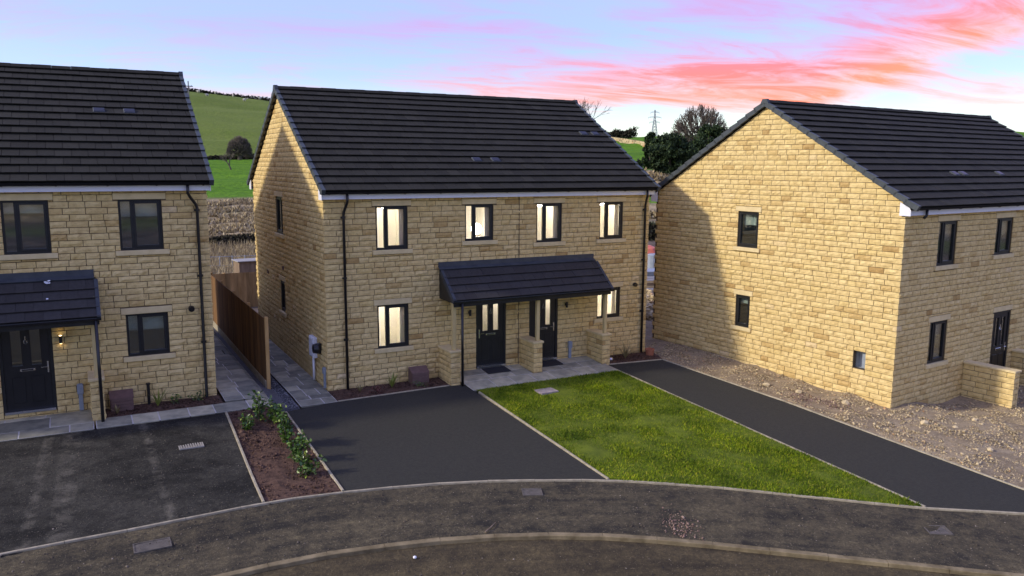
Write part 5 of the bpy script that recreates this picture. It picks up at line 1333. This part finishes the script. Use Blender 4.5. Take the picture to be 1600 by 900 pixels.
def conifer(px, dist, h_, wd, n, label, seed, squat=0.35, base_drop=0.0, mt='conifer_leaf', leaf=0.36):
    x, y, z = ground_at(px, dist); r = empty('conifer_tree', (x, y, z - base_drop)); tag(r, label, 'tree', 'evergreens on the bank'); rs = np.random.default_rng(seed)
    MB().tube([(0, 0, -0.3), (0, 0, h_ * 0.4), (0, 0, h_ * 0.9)], [0.22, 0.15, 0.03], 7).build('trunk', 'bark', r)
    m_ = 90; t = rs.uniform(0.02, 0.98, m_); a = rs.uniform(0, 6.283, m_)
    prof = np.where(t < squat, 0.72 + 0.28 * t / squat, np.sqrt(np.maximum(1 - ((t - squat) / (1 - squat)) ** 1.7, 0)))
    rr = wd * prof * rs.uniform(0.45, 1.0, m_); C = np.stack([rr * np.cos(a), rr * np.sin(a), t * h_], -1); cs = rs.uniform(0.5, 1.0, m_) * wd * 0.28
    k = rs.integers(0, m_, n); v = rs.normal(0, 1, (n, 3)); v /= np.linalg.norm(v, axis=1)[:, None]
    P = C[k] + v * (cs[k] * rs.uniform(0.55, 1.05, n))[:, None] * np.array((1, 1, 0.8)); P[:, 2] = np.maximum(P[:, 2], 0.05)
    leaf_cloud(P, rs.uniform(0.6, 1.3, n) * leaf, mt, 'crown', r, [(0, 0, 0), (0.35, 0.5, 0.15), (0, 1, 0), (-0.35, 0.5, 0.15)], LEAF_F, 1.8)
conifer(1014, 118, 5.0, 1.0, 4000, 'narrow dark conifer at the left end of the evergreens', 1, 0.2)
conifer(1045, 108, 4.9, 2.7, 9000, 'broad rounded evergreen in front of the bare tree', 2, 0.45)
conifer(1082, 114, 3.0, 2.2, 5000, 'low evergreen between the two big ones', 8, 0.4)
conifer(1108, 116, 5.8, 2.6, 8500, 'tallest dark evergreen beside the right roof', 4, 0.45)
conifer(1134, 112, 4.6, 2.4, 7000, 'dark evergreen half hidden by the right roof', 5, 0.4)
conifer(986, 100, 2.6, 0.55, 1200, 'small dark upright conifer at the field edge, left of a pair', 6, 0.3)
conifer(997, 100, 3.0, 0.6, 1300, 'small dark upright conifer at the field edge, right of a pair', 7, 0.3)


def hedge(pts, h_, wd, n, label, mt='hedge_leaf', leaf=0.35, name='hedge', kind=None):
    """pts = (px, dist) along the foot of the hedge"""
    G3 = [ground_at(p, d) for p, d in pts]; P = []
    for i in range(n):
        f = random.random() * (len(G3) - 1); j = min(int(f), len(G3) - 2); t = f - j
        q = [G3[j][c] * (1 - t) + G3[j + 1][c] * t for c in range(3)]
        top = h_ * (0.8 + 0.35 * mnoise.noise(Vector((q[0] * 0.4, q[1] * 0.4, 0))))
        P.append((q[0] + random.gauss(0, wd * 0.4), q[1] + random.gauss(0, wd * 0.4), q[2] + random.random() ** 0.8 * top))
    r = empty(name, G3[0]); tag(r, label, 'hedge')
    P = np.array(P) - np.array(G3[0])
    leaf_cloud(P, rng.uniform(0.6, 1.3, n) * leaf, mt, 'foliage', r, tilt=1.8)
    tw = MB()
    for k in range(0, n, max(n // 60, 1)): tw.tube([(P[k][0], P[k][1], 0 if False else P[k][2] - h_ * 0.8), (P[k][0], P[k][1], P[k][2])], 0.03, 4)
    tw.build('stems', 'bark', r, kind='stuff')
hedge([(290, 175), (350, 176), (430, 174)], 0.95, 0.9, 4000, 'dark hedge along the foot of the olive hill', leaf=0.5)
hedge([(300, 66), (350, 66.5), (420, 66)], 0.75, 0.7, 5000, 'low dark hedge crossing the rough grass', leaf=0.25)
hedge([(290, 428), (340, 428), (430, 425)], 1.6, 1.2, 2500, 'dark hedge on the skyline of the hill', leaf=1.0)
hedge([(930, 300), (955, 300), (990, 300)], 3.6, 1.5, 3000, 'flat topped dark hedge on the right skyline', leaf=0.8)
hedge([(985, 106), (1010, 104), (1030, 103)], 1.0, 1.4, 1500, 'dry brown brambles on the bank below the evergreens', 'dry_grass', 0.4)
hedge([(1006, 92), (1018, 92), (1035, 92)], 0.8, 1.0, 800, 'dry brown weeds behind the building plots', 'dry_grass', 0.4)
hedge([(1000, 58), (1018, 58), (1040, 58)], 1.3, 0.8, 1500, 'dark bramble hedge at the back of the building plots', leaf=0.25)
hedge([(1003, 72), (1018, 72), (1040, 72)], 0.6, 1.2, 900, 'brown rough growth between two strips of grass', 'dry_grass', 0.3)
# rough dry grass in the field between the left houses
P = []
for i in range(16000):
    px, d = random.uniform(285, 440), random.uniform(68.5, 91)
    p = at(px, 300, d)
    if mnoise.noise(Vector((p[0] * 0.25, p[1] * 0.5, 0))) > -0.12: P.append((p[0], p[1], terrain_z(p[0], p[1]) - 0.02))
scatter('rough_grass', 'dry_grass', np.array(P), rng.uniform(0.2, 0.42, len(P)), [(-0.3, 0, 0), (0.3, 0, 0), (0.2, 0.7, 1.0)], BLADE_F, tilt=1.2)
P = []
for i in range(9000):
    p = at(random.uniform(290, 430), 300, random.uniform(47, 65)); P.append((p[0], p[1], terrain_z(p[0], p[1]) - 0.02))
scatter('rough_grass', 'dry_grass', np.array(P), rng.uniform(0.35, 0.9, len(P)), [(-0.05, 0, 0), (0.05, 0, 0), (0.05, 0.15, 1.0)], BLADE_F, tilt=0.5)

# dry stone wall in the right field, wall at the foot of the bank


def field_wall(pts, h_, label, n):
    G3 = [ground_at(p, d) for p, d in pts]; r = empty('field_wall', G3[0]); tag(r, label, 'wall'); rnd = random.Random(n)
    st = MB()
    for i in range(n):
        f = i / n * (len(G3) - 1); j = min(int(f), len(G3) - 2); t = f - j
        q = [G3[j][c] * (1 - t) + G3[j + 1][c] * t for c in range(3)]
        for k in range(3):
            s = rnd.uniform(0.6, 1.0); zc = q[2] + h_ * (k + 0.4) / 3 - G3[0][2]; xx, yy = q[0] - G3[0][0] + rnd.uniform(-.1, .1), q[1] - G3[0][1] + rnd.uniform(-.15, .15)
            st.box(xx - 0.4 * s, xx + 0.4 * s, yy - 0.3, yy + 0.3, zc - h_ * 0.2 * s, zc + h_ * 0.19 * s, rnd.random())
    st.build('wall_stones', 'rubble', r)
field_wall([(952, 262), (975, 240), (1008, 215)], 1.3, 'pale dry stone wall crossing the right hand field', 90)
field_wall([(975, 101), (1000, 100), (1032, 99)], 0.8, 'long low stone wall below the bank', 34)

# power line pylon


def pylon(px, py_base, dist, h_, label):
    b0 = at(px, py_base, dist); r = empty('pylon', b0); tag(r, label, 'pylon')
    w0, w1 = h_ * 0.11, h_ * 0.022; t = 0.15
    def w_at(z): return w0 + (w1 - w0) * min(z / (h_ * 0.75), 1) if z < h_ * 0.75 else w1 * (1 - (z / h_ - 0.75) * 2.0)
    for sx, sy in ((-1, -1), (1, -1), (1, 1), (-1, 1)):
        zs = [0, h_ * 0.25, h_ * 0.5, h_ * 0.75, h_]
        MB().tube([(sx * w_at(z), sy * w_at(z), z) for z in zs], t * 1.3, 4).build('leg', 'steel', r)
    br = MB(); lv = [h_ * k / 10 for k in range(11)]
    for a, b in zip(lv, lv[1:]):
        for s in (-1, 1):
            br.tube([(-w_at(a), s * w_at(a), a), (w_at(b), s * w_at(b), b)], t * 0.8, 3); br.tube([(w_at(a), s * w_at(a), a), (-w_at(b), s * w_at(b), b)], t * 0.8, 3)
            br.tube([(s * w_at(a), -w_at(a), a), (s * w_at(b), w_at(b), b)], t * 0.8, 3); br.tube([(s * w_at(a), w_at(a), a), (s * w_at(b), -w_at(b), b)], t * 0.8, 3)
    br.build('bracing', 'steel', r)
    for zf_, ln in ((0.60, 0.17), (0.76, 0.21), (0.92, 0.14)):
        z = h_ * zf_; l = h_ * ln; c = MB()
        c.tube([(-l, 0, z), (0, 0, z + h_ * 0.035), (l, 0, z)], t, 4); c.tube([(-l, 0, z), (l, 0, z)], t, 4)
        for s in (-1, 1): c.tube([(s * l, 0, z), (s * l, 0, z - h_ * 0.05)], t * 0.8, 4)
        c.build('cross_arm', 'steel', r)
    r.rotation_euler[2] = -0.45
pylon(1022, 220, 650, 23.5, 'lattice electricity pylon on the right horizon')
pb = ground_at(303, 345); r_ = empty('telegraph_pole', pb); tag(r_, 'wooden pole with a crossbar on the hill beside the left roof', 'pole')
ptop = at(303, 127, 345)[2] - pb[2]
MB().tube([(0, 0, -0.5), (0, 0, ptop)], [0.26, 0.20], 8).build('mast', 'pole_wood', r_); MB().box(-1.6, 1.6, -0.14, 0.14, ptop - 2.1, ptop - 1.75).build('crossbar', 'pole_wood', r_)
for s in (-1.1, 0.0, 1.1): MB().tube([(s, 0, ptop - 1.8), (s, 0, ptop - 1.45)], 0.09, 6).build('insulator', 'steel', r_)


def sheep(px, dist, label, rz):
    p = ground_at(px, dist); b = MB()
    prof = [(0.01, -0.62), (0.22, -0.58), (0.36, -0.40), (0.40, 0.0), (0.37, 0.35), (0.26, 0.52), (0.16, 0.60)]
    n = 10; rings = []
    for (r0, y) in prof: rings.append([(r0 * math.cos(6.283 * k / n), y, 0.72 + r0 * math.sin(6.283 * k / n)) for k in range(n)])
    for (r0, y, dz) in ((0.13, 0.72, 0.14), (0.13, 0.84, 0.20), (0.10, 0.98, 0.16), (0.05, 1.06, 0.10)): rings.append([(r0 * math.cos(6.283 * k / n), y, 0.72 + dz + r0 * math.sin(6.283 * k / n)) for k in range(n)])
    vs = [v for q in rings for v in q]; fs = [(i * n + k, i * n + (k + 1) % n, (i + 1) * n + (k + 1) % n, (i + 1) * n + k) for i in range(len(rings) - 1) for k in range(n)]
    b.add(vs, fs)
    for sx in (-0.18, 0.18):
        for y in (-0.38, 0.34): b.tube([(sx, y, 0.5), (sx, y + 0.02, 0.25), (sx, y, 0.0)], [0.075, 0.045, 0.04], 6)
    o = b.build('sheep', 'wool', smooth=True, fix=True); o.location = p; o.rotation_euler = (0, 0, rz); tag(o, label, 'sheep', 'sheep on the hill'); o.scale = (1.15, 1.15, 1.15)
for i, (px, d) in enumerate(((318, 395), (331, 380), (371, 392), (388, 382), (412, 395), (344, 402))): sheep(px, d, 'tiny white sheep grazing near the top of the olive hill', 0.9 + i * 1.1)

# building materials seen through the gap on the right
p = ground_at(1013, 46); o = MB()
o.lathe([(0.001, 0.0), (0.62, 0.0), (0.78, 0.35), (0.75, 0.8), (0.55, 1.15), (0.25, 1.28), (0.001, 1.32)], (0, 0, 0), 12)
q = o.build('tarpaulin_bundle', 'orange_sheet', fix=True); q.location = p; tag(q, 'orange red sheeted bundle seen through the gap between two houses', 'bundle')
p = ground_at(1025, 45); o = MB(); o.tube([(0, 0, 0), (0, 0, 0.95)], 0.35, 14); o.tube([(0, 0, 0.95), (0, 0, 1.02)], [0.37, 0.30], 14)
q = o.build('barrel', 'grey_plastic'); q.location = p; tag(q, 'blue grey barrel beside the orange bundle in the gap', 'barrel')
p = ground_at(1018, 40); r_ = empty('board_stack', p, -0.3); tag(r_, 'stack of white and timber boards in the gap between two houses', 'board stack')
for k in range(9):
    m_ = ('pale_timber', 'white_sheet', 'pale_timber', 'old_timber', 'pale_timber', 'white_sheet', 'white_sheet', 'grey_plastic', 'grey_plastic')[k]
    MB().cbox(-1.3 + 0.1 * (k % 3), 1.3 + 0.08 * (k % 2), -0.6, 0.6, 0.02 + k * 0.115, 0.02 + k * 0.115 + 0.10, 0.006).build('board', m_, r_)
Q = np.array([ground_at(random.uniform(1000, 1040), random.uniform(31, 39)) for k in range(1600)]); scatter('rubble_heap', 'rubble', Q + np.array((0, 0, 0.1)) * rng.uniform(0, 2.5, (len(Q), 1)), np.minimum(rng.lognormal(-2.7, 0.5, len(Q)), 0.22), OCT_V, OCT_F, jit=0.4)
# pale shed roof and wire fence beyond the garden fence
p = at(397, 405, 43.5); r_ = empty('garden_shed', (p[0], p[1], terrain_z(p[0], p[1])), 0.1); tag(r_, 'low pale flat roof behind the garden end fence', 'shed'); hz = p[2] - r_.location[2]
MB().box(-0.9, 0.8, -0.5, 0.5, 0, hz - 0.06).build('shed_wall', 'old_timber', r_); MB().cbox(-1.0, 0.9, -0.6, 0.6, hz - 0.05, hz, 0.01).build('shed_roof', 'cover_pale', r_)
r_ = empty('wire_fence', ground_at(320, 54)); tag(r_, 'thin pale wire fence crossing the rough ground', 'fence'); G3 = [np.array(ground_at(px, 54)) - np.array(ground_at(320, 54)) for px in range(318, 420, 10)]
MB().tube([tuple(v + np.array((0, 0, 1.05))) for v in G3], 0.022, 4).build('top_wire', 'steel', r_); MB().tube([tuple(v + np.array((0, 0, 0.5))) for v in G3], 0.012, 4).build('wire', 'steel', r_)
for v in G3[::2]: MB().tube([tuple(v - np.array((0, 0, 0.2))), tuple(v + np.array((0, 0, 1.1)))], 0.03, 5).build('wire_post', 'steel', r_)
